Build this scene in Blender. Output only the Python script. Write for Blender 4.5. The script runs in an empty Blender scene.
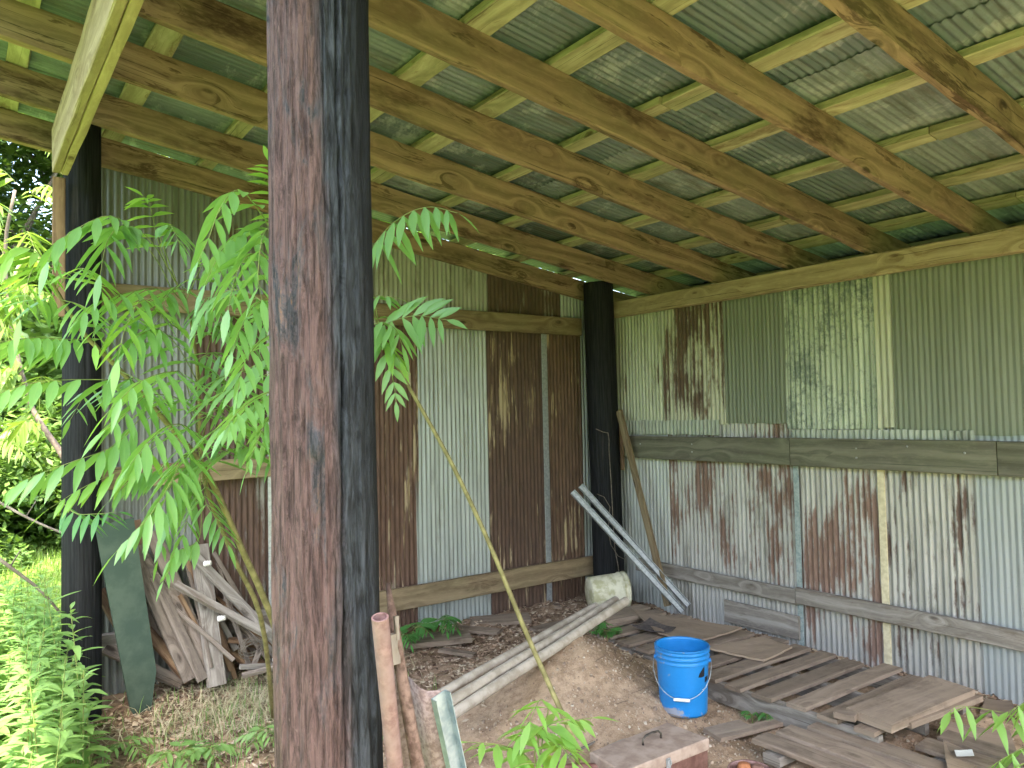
import bpy, math, random
import numpy as np
from mathutils import Vector, noise
random.seed(7); rs = np.random.RandomState(7)
R = random.uniform
scene = bpy.context.scene
# ------------------------------------------------------------------ camera
FPX, CX, CY, H = 761.0, 512.0, 384.0, 1.63
YAW, ROLL, PITCH = math.radians(36), math.radians(1.15), math.atan(30 / 761)
F0 = Vector((math.sin(YAW), math.cos(YAW), 0)); R0 = Vector((math.cos(YAW), -math.sin(YAW), 0)); U0 = Vector((0, 0, 1))
CF = F0 * math.cos(PITCH) + U0 * math.sin(PITCH); U1 = U0 * math.cos(PITCH) - F0 * math.sin(PITCH)
CR = R0 * math.cos(ROLL) - U1 * math.sin(ROLL); CU = U1 * math.cos(ROLL) + R0 * math.sin(ROLL)
EYE = Vector((0, 0, H))
cam = bpy.data.objects.new('camera', bpy.data.cameras.new('camera')); scene.collection.objects.link(cam)
from mathutils import Matrix
cam.matrix_world = Matrix(((CR.x, CU.x, -CF.x, 0), (CR.y, CU.y, -CF.y, 0), (CR.z, CU.z, -CF.z, H), (0, 0, 0, 1)))
cam.data.sensor_width = 36; cam.data.lens = 36 * FPX / 1024; cam.data.clip_end = 600; cam.data.clip_start = 0.05
scene.camera = cam
# ------------------------------------------------------------------ light
SUN_EL, SUN_AZ = math.radians(62), math.radians(205)      # azimuth of the sun seen from the origin, clockwise from +Y
w = bpy.data.worlds.new('World'); scene.world = w; w.use_nodes = True
nt = w.node_tree; bg = nt.nodes['Background']; sky = nt.nodes.new('ShaderNodeTexSky')
sky.sky_type = 'NISHITA'; sky.sun_disc = False; sky.sun_elevation = SUN_EL; sky.sun_rotation = SUN_AZ
sky.air_density = 1.0; sky.dust_density = 3.0; sky.ozone_density = 1.0
nt.links.new(sky.outputs[0], bg.inputs[0]); bg.inputs[1].default_value = 0.15
sun = bpy.data.objects.new('sun', bpy.data.lights.new('sun', 'SUN')); scene.collection.objects.link(sun)
sun.data.energy = 2.0; sun.data.angle = math.radians(0.6); sun.data.color = (1, 0.95, 0.86)
sd = Vector((math.sin(SUN_AZ) * math.cos(SUN_EL), math.cos(SUN_AZ) * math.cos(SUN_EL), math.sin(SUN_EL)))
sun.rotation_euler = sd.to_track_quat('Z', 'Y').to_euler(); sun.location = (0, 0, 20)
scene.view_settings.view_transform = 'Standard'; scene.view_settings.look = 'None'
scene.view_settings.exposure = 3.55; scene.view_settings.gamma = 1.0
scene.view_settings.use_curve_mapping = False
scene.view_settings.use_white_balance = True; scene.view_settings.white_balance_temperature = 7150; scene.view_settings.white_balance_tint = 10
scene.cycles.max_bounces = 8; scene.cycles.diffuse_bounces = 5; scene.cycles.transmission_bounces = 4
scene.cycles.glossy_bounces = 3; scene.cycles.transparent_max_bounces = 6
scene.cycles.use_denoising = True

# ------------------------------------------------------------------ pixel -> real point helpers (survey of the place)
def ray(px, py): return CF + CR * ((px - CX) / FPX) - CU * ((py - CY) / FPX)
def W(px, py, d): return EYE + ray(px, py) * d
def G(px, py, z=0.0): r = ray(px, py); return EYE + r * ((z - H) / r.z)
def AY(px, py, y): r = ray(px, py); return EYE + r * (y / r.y)
def AX(px, py, x): r = ray(px, py); return EYE + r * (x / r.x)
def V(*a): return Vector(a)

# ------------------------------------------------------------------ mesh collector
class M:
    def __init__(s): s.v = []; s.f = []; s.uv = []; s.mi = []; s.cur = 0
    def face(s, idx, uvs): s.f.append(tuple(idx)); s.uv.extend(uvs); s.mi.append(s.cur)
    def board(s, a, b, wd, th, side=None, seg=None, jit=0.0, bow=0.0, cut=0.0, ch=None):
        """sawn board from a to b, wd across 'side', th across the other; chamfered edges, jittered wane, optional bow"""
        a = Vector(a); b = Vector(b); d = (b - a); L = d.length; d.normalize()
        if side is None: side = V(0, 0, 1).cross(d) if abs(d.z) < .9 else V(1, 0, 0)
        side = Vector(side); side = (side - d * side.dot(d)).normalized(); up = d.cross(side)
        seg = seg or max(2, int(L / .22)); c = ch if ch else min(wd, th) * .12
        h, t = wd / 2, th / 2
        ring = [(-h + c, -t), (h - c, -t), (h, -t + c), (h, t - c), (h - c, t), (-h + c, t), (-h, t - c), (-h, -t + c)]
        per = [0]
        for i in range(8):
            p, q = ring[i], ring[(i + 1) % 8]; per.append(per[-1] + math.hypot(p[0] - q[0], p[1] - q[1]))
        u0, v0 = R(0, 40), R(0, 40); base = len(s.v); tw = R(-1, 1) * jit
        for i in range(seg + 1):
            k = i / seg; bw = bow * math.sin(math.pi * k)
            je = [R(-jit, jit) for _ in range(8)]
            for j, (x, y) in enumerate(ring):
                endc = 0
                if i in (0, seg) and cut: endc = cut * (x / max(h, 1e-6)) * (1 if i else -1)
                s.v.append(a + d * (L * k + endc) + side * (x + je[j]) + up * (y + bw + je[(j + 3) % 8] * .6))
        for i in range(seg):
            for j in range(8):
                k = (j + 1) % 8
                idx = (base + i * 8 + j, base + i * 8 + k, base + (i + 1) * 8 + k, base + (i + 1) * 8 + j)
                ua, ub = u0 + L * i / seg, u0 + L * (i + 1) / seg
                s.face(idx, [(ua, v0 + per[j]), (ua, v0 + per[j + 1]), (ub, v0 + per[j + 1]), (ub, v0 + per[j])])
        for e, rev in ((0, True), (seg, False)):
            ids = [base + e * 8 + j for j in range(8)]; uv = [(u0 + ring[j][0] * .2, v0 + 5 + ring[j][1]) for j in range(8)]
            if rev: ids.reverse(); uv.reverse()
            s.face(ids, uv)
    def tube(s, pts, rad, n=8, cap=True, inner=False):
        pts = [Vector(p) for p in pts]; m = len(pts)
        if not hasattr(rad, '__len__'): rad = [rad] * m
        base = len(s.v); u0 = R(0, 30); L = 0; nrm = None
        for i, p in enumerate(pts):
            t = (pts[min(i + 1, m - 1)] - pts[max(i - 1, 0)])
            if t.length < 1e-9: t = V(0, 0, 1)
            t.normalize()
            if nrm is None: nrm = t.orthogonal().normalized()
            else:
                nrm = (nrm - t * nrm.dot(t)); nrm = nrm.normalized() if nrm.length > 1e-6 else t.orthogonal().normalized()
            bi = t.cross(nrm)
            for j in range(n):
                a = 2 * math.pi * j / n; s.v.append(p + (nrm * math.cos(a) + bi * math.sin(a)) * rad[i])
        for i in range(m - 1):
            l2 = L + (pts[i + 1] - pts[i]).length
            for j in range(n):
                k = (j + 1) % n; c = 2 * math.pi * max(rad[i], .002) / n
                s.face((base + i * n + j, base + i * n + k, base + (i + 1) * n + k, base + (i + 1) * n + j),
                       [(u0 + L, j * c), (u0 + L, (j + 1) * c), (u0 + l2, (j + 1) * c), (u0 + l2, j * c)])
            L = l2
        if cap:
            for e, rev in ((0, True), (m - 1, False)):
                ids = [base + e * n + j for j in range(n)]
                if rev: ids.reverse()
                s.face(ids, [(math.cos(6.28 * j / n) * .01, math.sin(6.28 * j / n) * .01) for j in range(n)])
    def lathe(s, c, prof, n=48, axis=None, x=None):
        """prof: list of (r, h) along axis from c"""
        ax = Vector(axis or (0, 0, 1)).normalized(); e1 = Vector(x) if x else ax.orthogonal().normalized(); e2 = ax.cross(e1)
        base = len(s.v); L = 0; c = Vector(c)
        for (r, h) in prof:
            for j in range(n):
                a = 2 * math.pi * j / n; s.v.append(c + ax * h + (e1 * math.cos(a) + e2 * math.sin(a)) * max(r, 1e-4))
        for i in range(len(prof) - 1):
            l2 = L + math.hypot(prof[i + 1][0] - prof[i][0], prof[i + 1][1] - prof[i][1]) + 1e-5
            for j in range(n):
                k = (j + 1) % n; cc = 2 * math.pi * .15 / n
                s.face((base + i * n + j, base + i * n + k, base + (i + 1) * n + k, base + (i + 1) * n + j),
                       [(j * cc, L), ((j + 1) * cc, L), ((j + 1) * cc, l2), (j * cc, l2)])
            L = l2
    def leaf(s, p, d, nrm, L, wd, droop=.25, fold=.25, seg=4):
        """pointed leaf blade with a folded midrib and a drooping tip"""
        d = d.normalized(); sd = d.cross(nrm)
        if sd.length < 1e-4: sd = d.orthogonal()
        sd.normalize(); up = sd.cross(d).normalized(); base = len(s.v)
        pr = {4: (0.12, .85, 1.0, .62, 0.02), 3: (.12, 1.0, .75, .02), 2: (.1, 1.0, .02)}[seg]
        tw = R(-.15, .15)
        for i in range(seg + 1):
            k = i / seg; q = p + d * (L * k) - V(0, 0, 1) * (droop * L * k * k) + up * (0)
            wv = wd * .5 * pr[i]; s2 = sd + up * (tw * k)
            s.v += [q - s2 * wv + up * (wv * fold), q, q + s2 * wv + up * (wv * fold)]
        for i in range(seg):
            a = base + i * 3
            for o in (0, 1):
                s.face((a + o, a + o + 1, a + o + 4, a + o + 3),
                       [(o * .5, i / seg), (o * .5 + .5, i / seg), (o * .5 + .5, (i + 1) / seg), (o * .5, (i + 1) / seg)])
    def build(s, name, mat, parent=None, smooth=False, origin=None, angle=None):
        vs = np.array([tuple(v) for v in s.v], dtype=float)
        if origin is None:
            lo, hi = vs.min(0), vs.max(0); origin = Vector(((lo[0] + hi[0]) / 2, (lo[1] + hi[1]) / 2, lo[2]))
        origin = Vector(origin)
        me = bpy.data.meshes.new(name); me.from_pydata((vs - np.array(origin)).tolist(), [], s.f)
        uvl = me.uv_layers.new(name='UVMap'); uvl.data.foreach_set('uv', np.array(s.uv, dtype=np.float32).ravel())
        for m_ in (mat if isinstance(mat, (list, tuple)) else [mat]): me.materials.append(m_)
        me.polygons.foreach_set('material_index', s.mi)
        if smooth: me.polygons.foreach_set('use_smooth', [True] * len(me.polygons))
        me.update()
        o = bpy.data.objects.new(name, me); scene.collection.objects.link(o)
        if parent is not None:
            o.parent = parent; pw = wloc(parent); o.location = origin - pw
        else: o.location = origin
        return o
def wloc(o):
    p = Vector(o.location)
    while o.parent: o = o.parent; p += Vector(o.location)
    return p
def tag(o, label=None, cat=None, group=None, kind=None):
    if label: o['label'] = label
    if cat: o['category'] = cat
    if group: o['group'] = group
    if kind: o['kind'] = kind
    return o
def empty(name, loc, label, cat, group=None):
    o = bpy.data.objects.new(name, None); scene.collection.objects.link(o); o.location = loc; o.empty_display_size = .1
    return tag(o, label, cat, group)
def copy_tree(o, parent=None):
    c = o.copy(); scene.collection.objects.link(c)
    if parent is not None: c.parent = parent
    for ch in list(o.children): copy_tree(ch, c)
    return c

# ------------------------------------------------------------------ materials
class NT:
    def __init__(s, name):
        s.m = bpy.data.materials.new(name); s.m.use_nodes = True; s.t = s.m.node_tree; s.n = s.t.nodes; s.l = s.t.links
        s.b = s.n['Principled BSDF']; s.out = s.n['Material Output']
    def new(s, ty, **k):
        n = s.n.new(ty)
        for a, v in k.items(): setattr(n, a, v)
        return n
    def put(s, sock, v):
        if isinstance(v, bpy.types.NodeSocket): s.l.new(v, sock)
        elif v is not None:
            try: sock.default_value = v
            except Exception: sock.default_value = (*v, 1) if len(v) == 3 else v
    def math(s, op, a, b=0.0, c=None):
        n = s.new('ShaderNodeMath', operation=op); s.put(n.inputs[0], a); s.put(n.inputs[1], b)
        if c is not None: s.put(n.inputs[2], c)
        return n.outputs[0]
    def mix(s, f, a, b, mode='MIX'):
        n = s.new('ShaderNodeMix', data_type='RGBA', blend_type=mode); s.put(n.inputs[0], f)
        s.put(n.inputs[6], (*a, 1) if isinstance(a, tuple) and len(a) == 3 else a)
        s.put(n.inputs[7], (*b, 1) if isinstance(b, tuple) and len(b) == 3 else b); return n.outputs[2]
    def noise(s, vec, scale=1.0, detail=4, rough=.55, dim='3D', wv=None, dist=0.0):
        n = s.new('ShaderNodeTexNoise', noise_dimensions=dim); s.put(n.inputs['Vector'], vec); n.inputs['Scale'].default_value = scale
        n.inputs['Detail'].default_value = detail; n.inputs['Roughness'].default_value = rough; n.inputs['Distortion'].default_value = dist
        if wv is not None: s.put(n.inputs['W'], wv)
        return n.outputs[0]
    def scale(s, vec, k):
        n = s.new('ShaderNodeVectorMath', operation='MULTIPLY'); s.put(n.inputs[0], vec); n.inputs[1].default_value = k; return n.outputs[0]
    def ramp(s, f, a, b):
        n = s.new('ShaderNodeMapRange', interpolation_type='SMOOTHSTEP'); s.put(n.inputs[0], f)
        n.inputs[1].default_value = a; n.inputs[2].default_value = b; return n.outputs[0]
    def uv(s): return s.new('ShaderNodeTexCoord').outputs['UV']
    def pos(s): return s.new('ShaderNodeNewGeometry').outputs['Position']
    def rand(s): return s.new('ShaderNodeObjectInfo').outputs['Random']
    def bump(s, h, strength=.3, dist=.01):
        n = s.new('ShaderNodeBump'); s.put(n.inputs['Height'], h); n.inputs['Strength'].default_value = strength
        n.inputs['Distance'].default_value = dist; s.l.new(n.outputs[0], s.b.inputs['Normal'])
    def base(s, c, rough=.7, metal=0.0, spec=.3):
        s.put(s.b.inputs['Base Color'], c); s.put(s.b.inputs['Roughness'], rough); s.put(s.b.inputs['Metallic'], metal)
        s.put(s.b.inputs['Specular IOR Level'], spec)

def wood(name, light, dark, stain=(.06, .035, .02), stain_amt=.5, knots=True, dust=0.0, dustc=(.2, .15, .1), green=0.0, rough=.85, grain=38):
    t = NT(name); uv = t.uv(); r = t.rand(); wv = t.math('MULTIPLY', r, 60.0)
    warp = t.noise(t.scale(uv, (1.6, 5, 1)), 1, 3, .5, '4D', wv)
    sep = t.new('ShaderNodeSeparateXYZ'); t.l.new(uv, sep.inputs[0])
    vor = t.new('ShaderNodeTexVoronoi', voronoi_dimensions='3D'); t.put(vor.inputs['Vector'], t.scale(uv, (3.2, 7.5, 1))); vor.inputs['Scale'].default_value = 1.0
    vd = vor.outputs['Distance']; vs = t.new('ShaderNodeSeparateColor'); t.l.new(vor.outputs['Color'], vs.inputs[0])
    isk = t.math('GREATER_THAN', vs.outputs[0], .5 if knots else 2.0)
    kf = t.math('MULTIPLY', t.math('SUBTRACT', 1.0, t.ramp(vd, .03, .55)), isk)
    v2 = t.math('ADD', t.math('MULTIPLY', sep.outputs[1], float(grain)), t.math('ADD', t.math('MULTIPLY', warp, 5.5), t.math('MULTIPLY', kf, 4.0)))
    cmb = t.new('ShaderNodeCombineXYZ'); t.l.new(t.math('MULTIPLY', sep.outputs[0], 1.4), cmb.inputs[0]); t.l.new(v2, cmb.inputs[1])
    cmb2 = t.new('ShaderNodeCombineXYZ'); t.l.new(t.math('MULTIPLY', sep.outputs[0], 2.2), cmb2.inputs[0]); t.l.new(t.math('MULTIPLY', v2, .38), cmb2.inputs[1])
    g = t.noise(cmb.outputs[0], 1, 5, .62, '4D', wv)
    ringv = t.math('SINE', t.math('MULTIPLY', v2, 1.9))
    gg = t.math('ADD', t.math('MULTIPLY', g, .75), t.math('MULTIPLY', ringv, .09))
    col = t.mix(t.ramp(gg, .2, .62), dark, light)
    big = t.noise(t.scale(uv, (1.3, 4.5, 1)), 1, 5, .65, '4D', t.math('ADD', wv, 9.0))
    col = t.mix(t.math('MULTIPLY', t.ramp(big, .52, .68), stain_amt), col, stain)
    col = t.mix(t.math('MULTIPLY', t.math('MULTIPLY', t.math('SUBTRACT', 1.0, t.ramp(vd, .07, .15)), isk), .85), col, tuple(x * .5 for x in stain))
    sh = t.noise(cmb2.outputs[0], 1, 5, .7, '4D', t.math('ADD', wv, 33.0))
    col = t.mix(t.math('MULTIPLY', t.ramp(sh, .56, .61), stain_amt * .8), col, tuple(x * 1.1 for x in stain))
    ck = t.noise(t.scale(uv, (1.1, 150, 1)), 1, 2, .5, '4D', wv); col = t.mix(t.math('MULTIPLY', t.ramp(ck, .63, .68), .75), col, tuple(x * .4 for x in stain))
    pt = t.noise(t.scale(uv, (16, 50, 1)), 1, 4, .7, '4D', wv); col = t.mix(t.math('MULTIPLY', t.ramp(pt, .45, .75), .35), col, tuple(min(1, x * 1.25) for x in light))
    if green:
        gn = t.noise(t.scale(uv, (2.3, 6, 1)), 1, 4, .6, '4D', t.math('ADD', wv, 21.0))
        col = t.mix(t.math('MULTIPLY', t.ramp(gn, .42, .62), green), col, (.12, .17, .06))
    if dust:
        dn = t.noise(t.pos(), 9, 5, .7); col = t.mix(t.math('MULTIPLY', t.ramp(dn, .3, .6), dust), col, dustc)
    hv = t.math('ADD', .82, t.math('MULTIPLY', r, .36))
    n = t.new('ShaderNodeHueSaturation'); t.put(n.inputs['Value'], hv); t.put(n.inputs['Color'], col)
    t.base(n.outputs[0], rough); t.bump(t.math('ADD', gg, t.math('MULTIPLY', kf, .2)), .45, .006); return t.m

def metal(name, base=(.42, .44, .43), base2=(.5, .52, .5), rust=.5, rc=(.065, .034, .024), rc2=(.125, .07, .048), pitch=.038, streak=.5, mott=0.0, rv=None, rough=.5, met=.25, grime=.3, seed=0.0, alt=.03, bloom=0.0, tan=0.0):
    """rust: 0 none .. 1 all.  rv=(centre height, spread): where on the sheet the rust sits"""
    t = NT(name); uv = t.uv(); sep = t.new('ShaderNodeSeparateXYZ'); t.l.new(uv, sep.inputs[0]); s0 = seed * 3.7 + .3
    fine = t.noise(t.scale(uv, (70, 7, 1)), 1, 3, .6, '4D', s0)
    stre = t.noise(t.scale(uv, (26, .8, 1)), 1, 5, .65, '4D', s0 + 2)
    big = t.noise(t.scale(uv, (5.2, 1.7, 1)), 1, 6, .68, '4D', s0 + 5)
    ridge = t.math('SINE', t.math('MULTIPLY', sep.outputs[0], 2 * math.pi / pitch))
    col = t.mix(t.ramp(stre, .3, .7), base, base2)
    if mott:
        mo = t.noise(t.scale(uv, (45, 30, 1)), 1, 4, .7, '4D', s0 + 7); m2 = t.noise(t.scale(uv, (5, 3.0, 1)), 1, 3, .6, '4D', s0 + 8)
        col = t.mix(t.math('MULTIPLY', t.ramp(t.math('ADD', mo, t.math('MULTIPLY', m2, .8)), .82, 1.12), mott), col, (.14, .17, .15))
    if bloom:
        bl = t.noise(t.scale(uv, (3.1, 6.3, 1)), 1, 5, .7, '4D', s0 + 15); col = t.mix(t.math('MULTIPLY', t.ramp(bl, .52, .64), bloom), col, (.62, .66, .65))
    gr = t.noise(t.scale(uv, (11, 2.2, 1)), 1, 6, .7, '4D', s0 + 11)
    col = t.mix(t.math('MULTIPLY', t.ramp(gr, .5, .66), grime), col, (.13, .12, .09))
    msk = t.math('ADD', t.math('MULTIPLY', big, .84), t.math('ADD', t.math('MULTIPLY', stre, .40), t.math('MULTIPLY', fine, .18)))
    msk = t.math('ADD', msk, t.math('MULTIPLY', ridge, alt))
    if rv:
        dv = t.math('DIVIDE', t.math('SUBTRACT', sep.outputs[1], rv[0]), rv[1]); dv = t.math('MULTIPLY', dv, dv)
        msk = t.math('SUBTRACT', msk, t.math('MULTIPLY', t.math('MINIMUM', dv, 3.0), .13))
    th = 1.02 - .62 * rust
    rm = t.math('MULTIPLY', t.ramp(msk, th, th + .11), .93)
    rcol = t.mix(t.ramp(fine, .35, .65), rc, rc2)
    col = t.mix(rm, col, rcol)
    if tan:
        ts = t.noise(t.scale(uv, (34, 1.5, 1)), 1, 5, .7, '4D', s0 + 25); tb_ = t.noise(t.scale(uv, (3.5, 1.1, 1)), 1, 4, .6, '4D', s0 + 27)
        col = t.mix(t.math('MULTIPLY', t.ramp(t.math('ADD', ts, t.math('MULTIPLY', tb_, .55)), .86, .93), tan), col, (.44, .35, .22))  # tan streaks: glossy vertical highlights put into the sheet colour
    spots = t.new('ShaderNodeTexVoronoi'); t.put(spots.inputs['Vector'], t.scale(uv, (30, 16, 1))); ss = t.new('ShaderNodeSeparateColor'); t.l.new(spots.outputs['Color'], ss.inputs[0])
    sp = t.math('MULTIPLY', t.math('LESS_THAN', spots.outputs['Distance'], .13), t.math('GREATER_THAN', ss.outputs[1], .93))
    col = t.mix(sp, col, (.03, .03, .025))
    t.base(col, t.math('ADD', rough, t.math('MULTIPLY', rm, .35)), t.math('MULTIPLY', t.math('SUBTRACT', 1.0, rm), met), .4)
    t.bump(t.math('ADD', t.math('MULTIPLY', rm, .4), fine), .18, .004); return t.m

def simple(name, c1, c2, scale=20, rough=.8, met=0.0, bump=.2, detail=5, spec=.3, lo=.35, hi=.65, coord='pos'):
    t = NT(name); p = t.new('ShaderNodeTexCoord').outputs['Object'] if coord == 'obj' else t.pos()
    n = t.noise(p, scale, detail, .6); t.base(t.mix(t.ramp(n, lo, hi), c1, c2), rough, met, spec)
    if bump: t.bump(n, bump, .008)
    return t.m

def leafmat(name, c1, c2, trans=.4, tc=(.2, .5, .04), rough=.42, cell=4.0):
    t = NT(name); n = t.noise(t.pos(), cell, 3, .6); r = t.rand()
    f = t.math('ADD', t.math('MULTIPLY', t.ramp(n, .35, .65), .7), t.math('MULTIPLY', r, .3))
    uv = t.uv(); sep = t.new('ShaderNodeSeparateXYZ'); t.l.new(uv, sep.inputs[0])
    rib = t.math('SUBTRACT', 1.0, t.ramp(t.math('ABSOLUTE', t.math('SUBTRACT', sep.outputs[0], .5)), .0, .06))
    col = t.mix(t.math('MULTIPLY', rib, .35), t.mix(f, c1, c2), (.3, .45, .16))
    t.base(col, rough, 0, .45)
    tr = t.new('ShaderNodeBsdfTranslucent'); tr.inputs[0].default_value = (*tc, 1)
    mx = t.new('ShaderNodeMixShader'); mx.inputs[0].default_value = trans
    t.l.new(t.b.outputs[0], mx.inputs[1]); t.l.new(tr.outputs[0], mx.inputs[2]); t.l.new(mx.outputs[0], t.out.inputs[0]); return t.m

MW = dict(
    rafter=wood('rafter_wood', (.34, .225, .155), (.175, .11, .072), stain=(.06, .032, .02), stain_amt=1.0, green=.12),
    purlin=wood('purlin_wood', (.50, .46, .29), (.31, .28, .165), stain=(.15, .085, .045), stain_amt=.6, green=.3),
    beam=wood('beam_wood', (.52, .41, .26), (.33, .25, .15), stain=(.16, .09, .04), stain_amt=.45),
    rail=wood('rail_wood', (.30, .23, .14), (.17, .12, .07), stain_amt=.5, green=.1),
    railg=wood('grey_rail_wood', (.19, .18, .135), (.10, .095, .07), stain=(.09, .09, .06), stain_amt=.4, green=.1),
    heap=wood('heap_wood', (.27, .225, .185), (.13, .105, .085), stain=(.07, .05, .035), stain_amt=.6),
    grey=wood('weathered_wood', (.36, .33, .29), (.19, .165, .14), stain=(.11, .08, .055), stain_amt=.5),
    brown=wood('brown_board', (.26, .17, .10), (.13, .075, .045), stain_amt=.5),
    floor=wood('dusty_board', (.30, .235, .18), (.16, .12, .09), stain=(.075, .05, .037), stain_amt=.6, dust=.55, dustc=(.30, .23, .17)),
)
MW['brace'] = MW['rail']
galv = simple('galvanised_steel', (.32, .35, .36), (.46, .49, .50), 45, .42, .55, .08)
nailm = simple('nail_steel', (.3, .3, .28), (.5, .5, .48), 60, .4, .7, 0)

# ------------------------------------------------------------------ ground sheet
def sstep(a, b, x): x = min(1, max(0, (x - a) / (b - a))); return x * x * (3 - 2 * x)
def gz(x, y):
    z = .018 * noise.noise(V(x * 1.1, y * 1.1, 0)) + .012 * noise.noise(V(x * 3.7, y * 3.7, 4)) + .007 * noise.noise(V(x * 11, y * 11, 2))
    ins = sstep(.3, 1.0, x) * (1 - sstep(5.0, 5.3, y)) * (1 - sstep(4.6, 4.9, x))
    z += ins * (.36 * math.exp(-(((x - 2.82) / .50) ** 2 + ((y - 3.42) / .52) ** 2)) + .10 * math.exp(-(((x - 3.3) / .3) ** 2 + ((y - 4.0) / .4) ** 2))
                + .05 * sstep(4.2, 5.0, y) + .028 * noise.noise(V(x * 5.5, y * 5.5, 7)) + .012 * noise.noise(V(x * 16, y * 16, 17)))
    z -= .06 * math.exp(-(((x - 3.25) / .25) ** 2 + ((y - 2.55) / .35) ** 2)) * ins
    r = math.hypot(x - 2, y - 2); z += .5 * sstep(9, 40, r) * noise.noise(V(x * .05, y * .05, 9))
    return z
def axis(lo, hi, step, far):
    a = list(np.arange(lo, hi, step)); g = step; p = hi; up = []
    while p < far: up.append(p); g *= 1.22; p += g
    up.append(far); g = step; p = lo; dn = []
    while p > -far: g *= 1.22; p -= g; dn.append(p)
    return sorted(dn) + a + up
xs = axis(-.4, 4.9, .026, 140); ys = axis(1.2, 5.2, .026, 140)
g = M(); nx = len(xs)
for y in ys:
    for x in xs: g.v.append((x, y, gz(x, y)))
for j in range(len(ys) - 1):
    for i in range(nx - 1):
        a = j * nx + i; g.face((a, a + 1, a + nx + 1, a + nx), [(xs[i], ys[j]), (xs[i + 1], ys[j]), (xs[i + 1], ys[j + 1]), (xs[i], ys[j + 1])])
def ground_mat():
    t = NT('earth_and_lawn'); p = t.pos(); sep = t.new('ShaderNodeSeparateXYZ'); t.l.new(p, sep.inputs[0]); X, Y = sep.outputs[0], sep.outputs[1]
    n1 = t.noise(p, 2.3, 6, .6); n2 = t.noise(p, 22, 6, .7); n3 = t.noise(p, 110, 3, .7)
    dirt = t.mix(t.ramp(n1, .35, .62), (.34, .235, .155), (.50, .365, .25)); dirt = t.mix(t.ramp(n2, .4, .66), dirt, (.24, .165, .11)); dirt = t.mix(t.math('MULTIPLY', t.ramp(n3, .55, .72), .6), dirt, (.56, .46, .36))
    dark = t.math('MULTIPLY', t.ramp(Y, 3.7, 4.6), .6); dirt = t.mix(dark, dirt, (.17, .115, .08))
    pile = t.math('MULTIPLY', t.ramp(n1, .3, .55), .3); dirt = t.mix(pile, dirt, (.42, .29, .19))
    gn = t.noise(p, 1.4, 5, .65); gn2 = t.noise(p, 14, 5, .7)
    grass = t.mix(t.ramp(gn, .35, .65), (.10, .185, .035), (.17, .275, .055)); grass = t.mix(t.ramp(gn2, .3, .7), grass, (.07, .095, .03))
    e = t.math('ADD', X, t.math('MULTIPLY', t.math('SUBTRACT', n1, .5), 1.0))
    ins = t.math('MULTIPLY', t.ramp(e, .25, .6), t.math('MULTIPLY', t.math('LESS_THAN', Y, 5.08), t.math('MULTIPLY', t.math('LESS_THAN', X, 4.68), t.math('GREATER_THAN', Y, -1.0))))
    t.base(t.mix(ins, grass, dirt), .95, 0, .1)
    t.bump(t.math('ADD', n2, t.math('MULTIPLY', n3, .5)), .55, .02); return t.m
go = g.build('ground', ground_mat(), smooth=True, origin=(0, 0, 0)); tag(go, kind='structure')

# ------------------------------------------------------------------ shed
shed = empty('open_shed', (2.6, 2.0, 0), 'open pole shed with rusty corrugated iron walls, lean-to roof on rafters and dark round posts', 'shed')
SL = .141
def rz(x): return 2.59 + SL * (4.6 - x)          # underside of the rafters

def sheet(name, mat, ax, a0, a1, z0, z1, off, pitch=.038, amp=.0075, seg=6, rows=9, ragged=.008, label=None, lean=0.0):
    m = M(); n = int((a1 - a0) / pitch * seg); ph = R(0, 6)
    b1, b2 = R(-.006, .006), R(-.006, .006)
    for r in range(rows + 1):
        k = r / rows
        for i in range(n + 1):
            a = a0 + (a1 - a0) * i / n; z = z0 + (z1 - z0) * k
            if r in (0, rows): z += ragged * noise.noise(V(a * 9, r, off * 7 + a0))
            o = off + amp * math.sin(2 * math.pi * a / pitch) + .006 * noise.noise(V(a * 2.2, z * 1.7, off)) + b1 * k + .004 * noise.noise(V(a * 12, z * 5, 3))
            m.v.append((a, o, z) if ax == 'x' else (o, a, z))
    for r in range(rows):
        for i in range(n):
            q = r * (n + 1) + i; A = a0 + (a1 - a0) * i / n; B = a0 + (a1 - a0) * (i + 1) / n
            C_ = z0 + (z1 - z0) * r / rows; D = z0 + (z1 - z0) * (r + 1) / rows
            m.face((q, q + 1, q + n + 2, q + n + 1), [(A, C_), (B, C_), (B, D), (A, D)])
    o = m.build(name, mat, shed, smooth=True)
    if label: o['label'] = label
    return o
G1, G2 = (.27, .30, .285), (.38, .41, .39)
P1, P2 = (.33, .325, .30), (.49, .48, .45)
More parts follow.
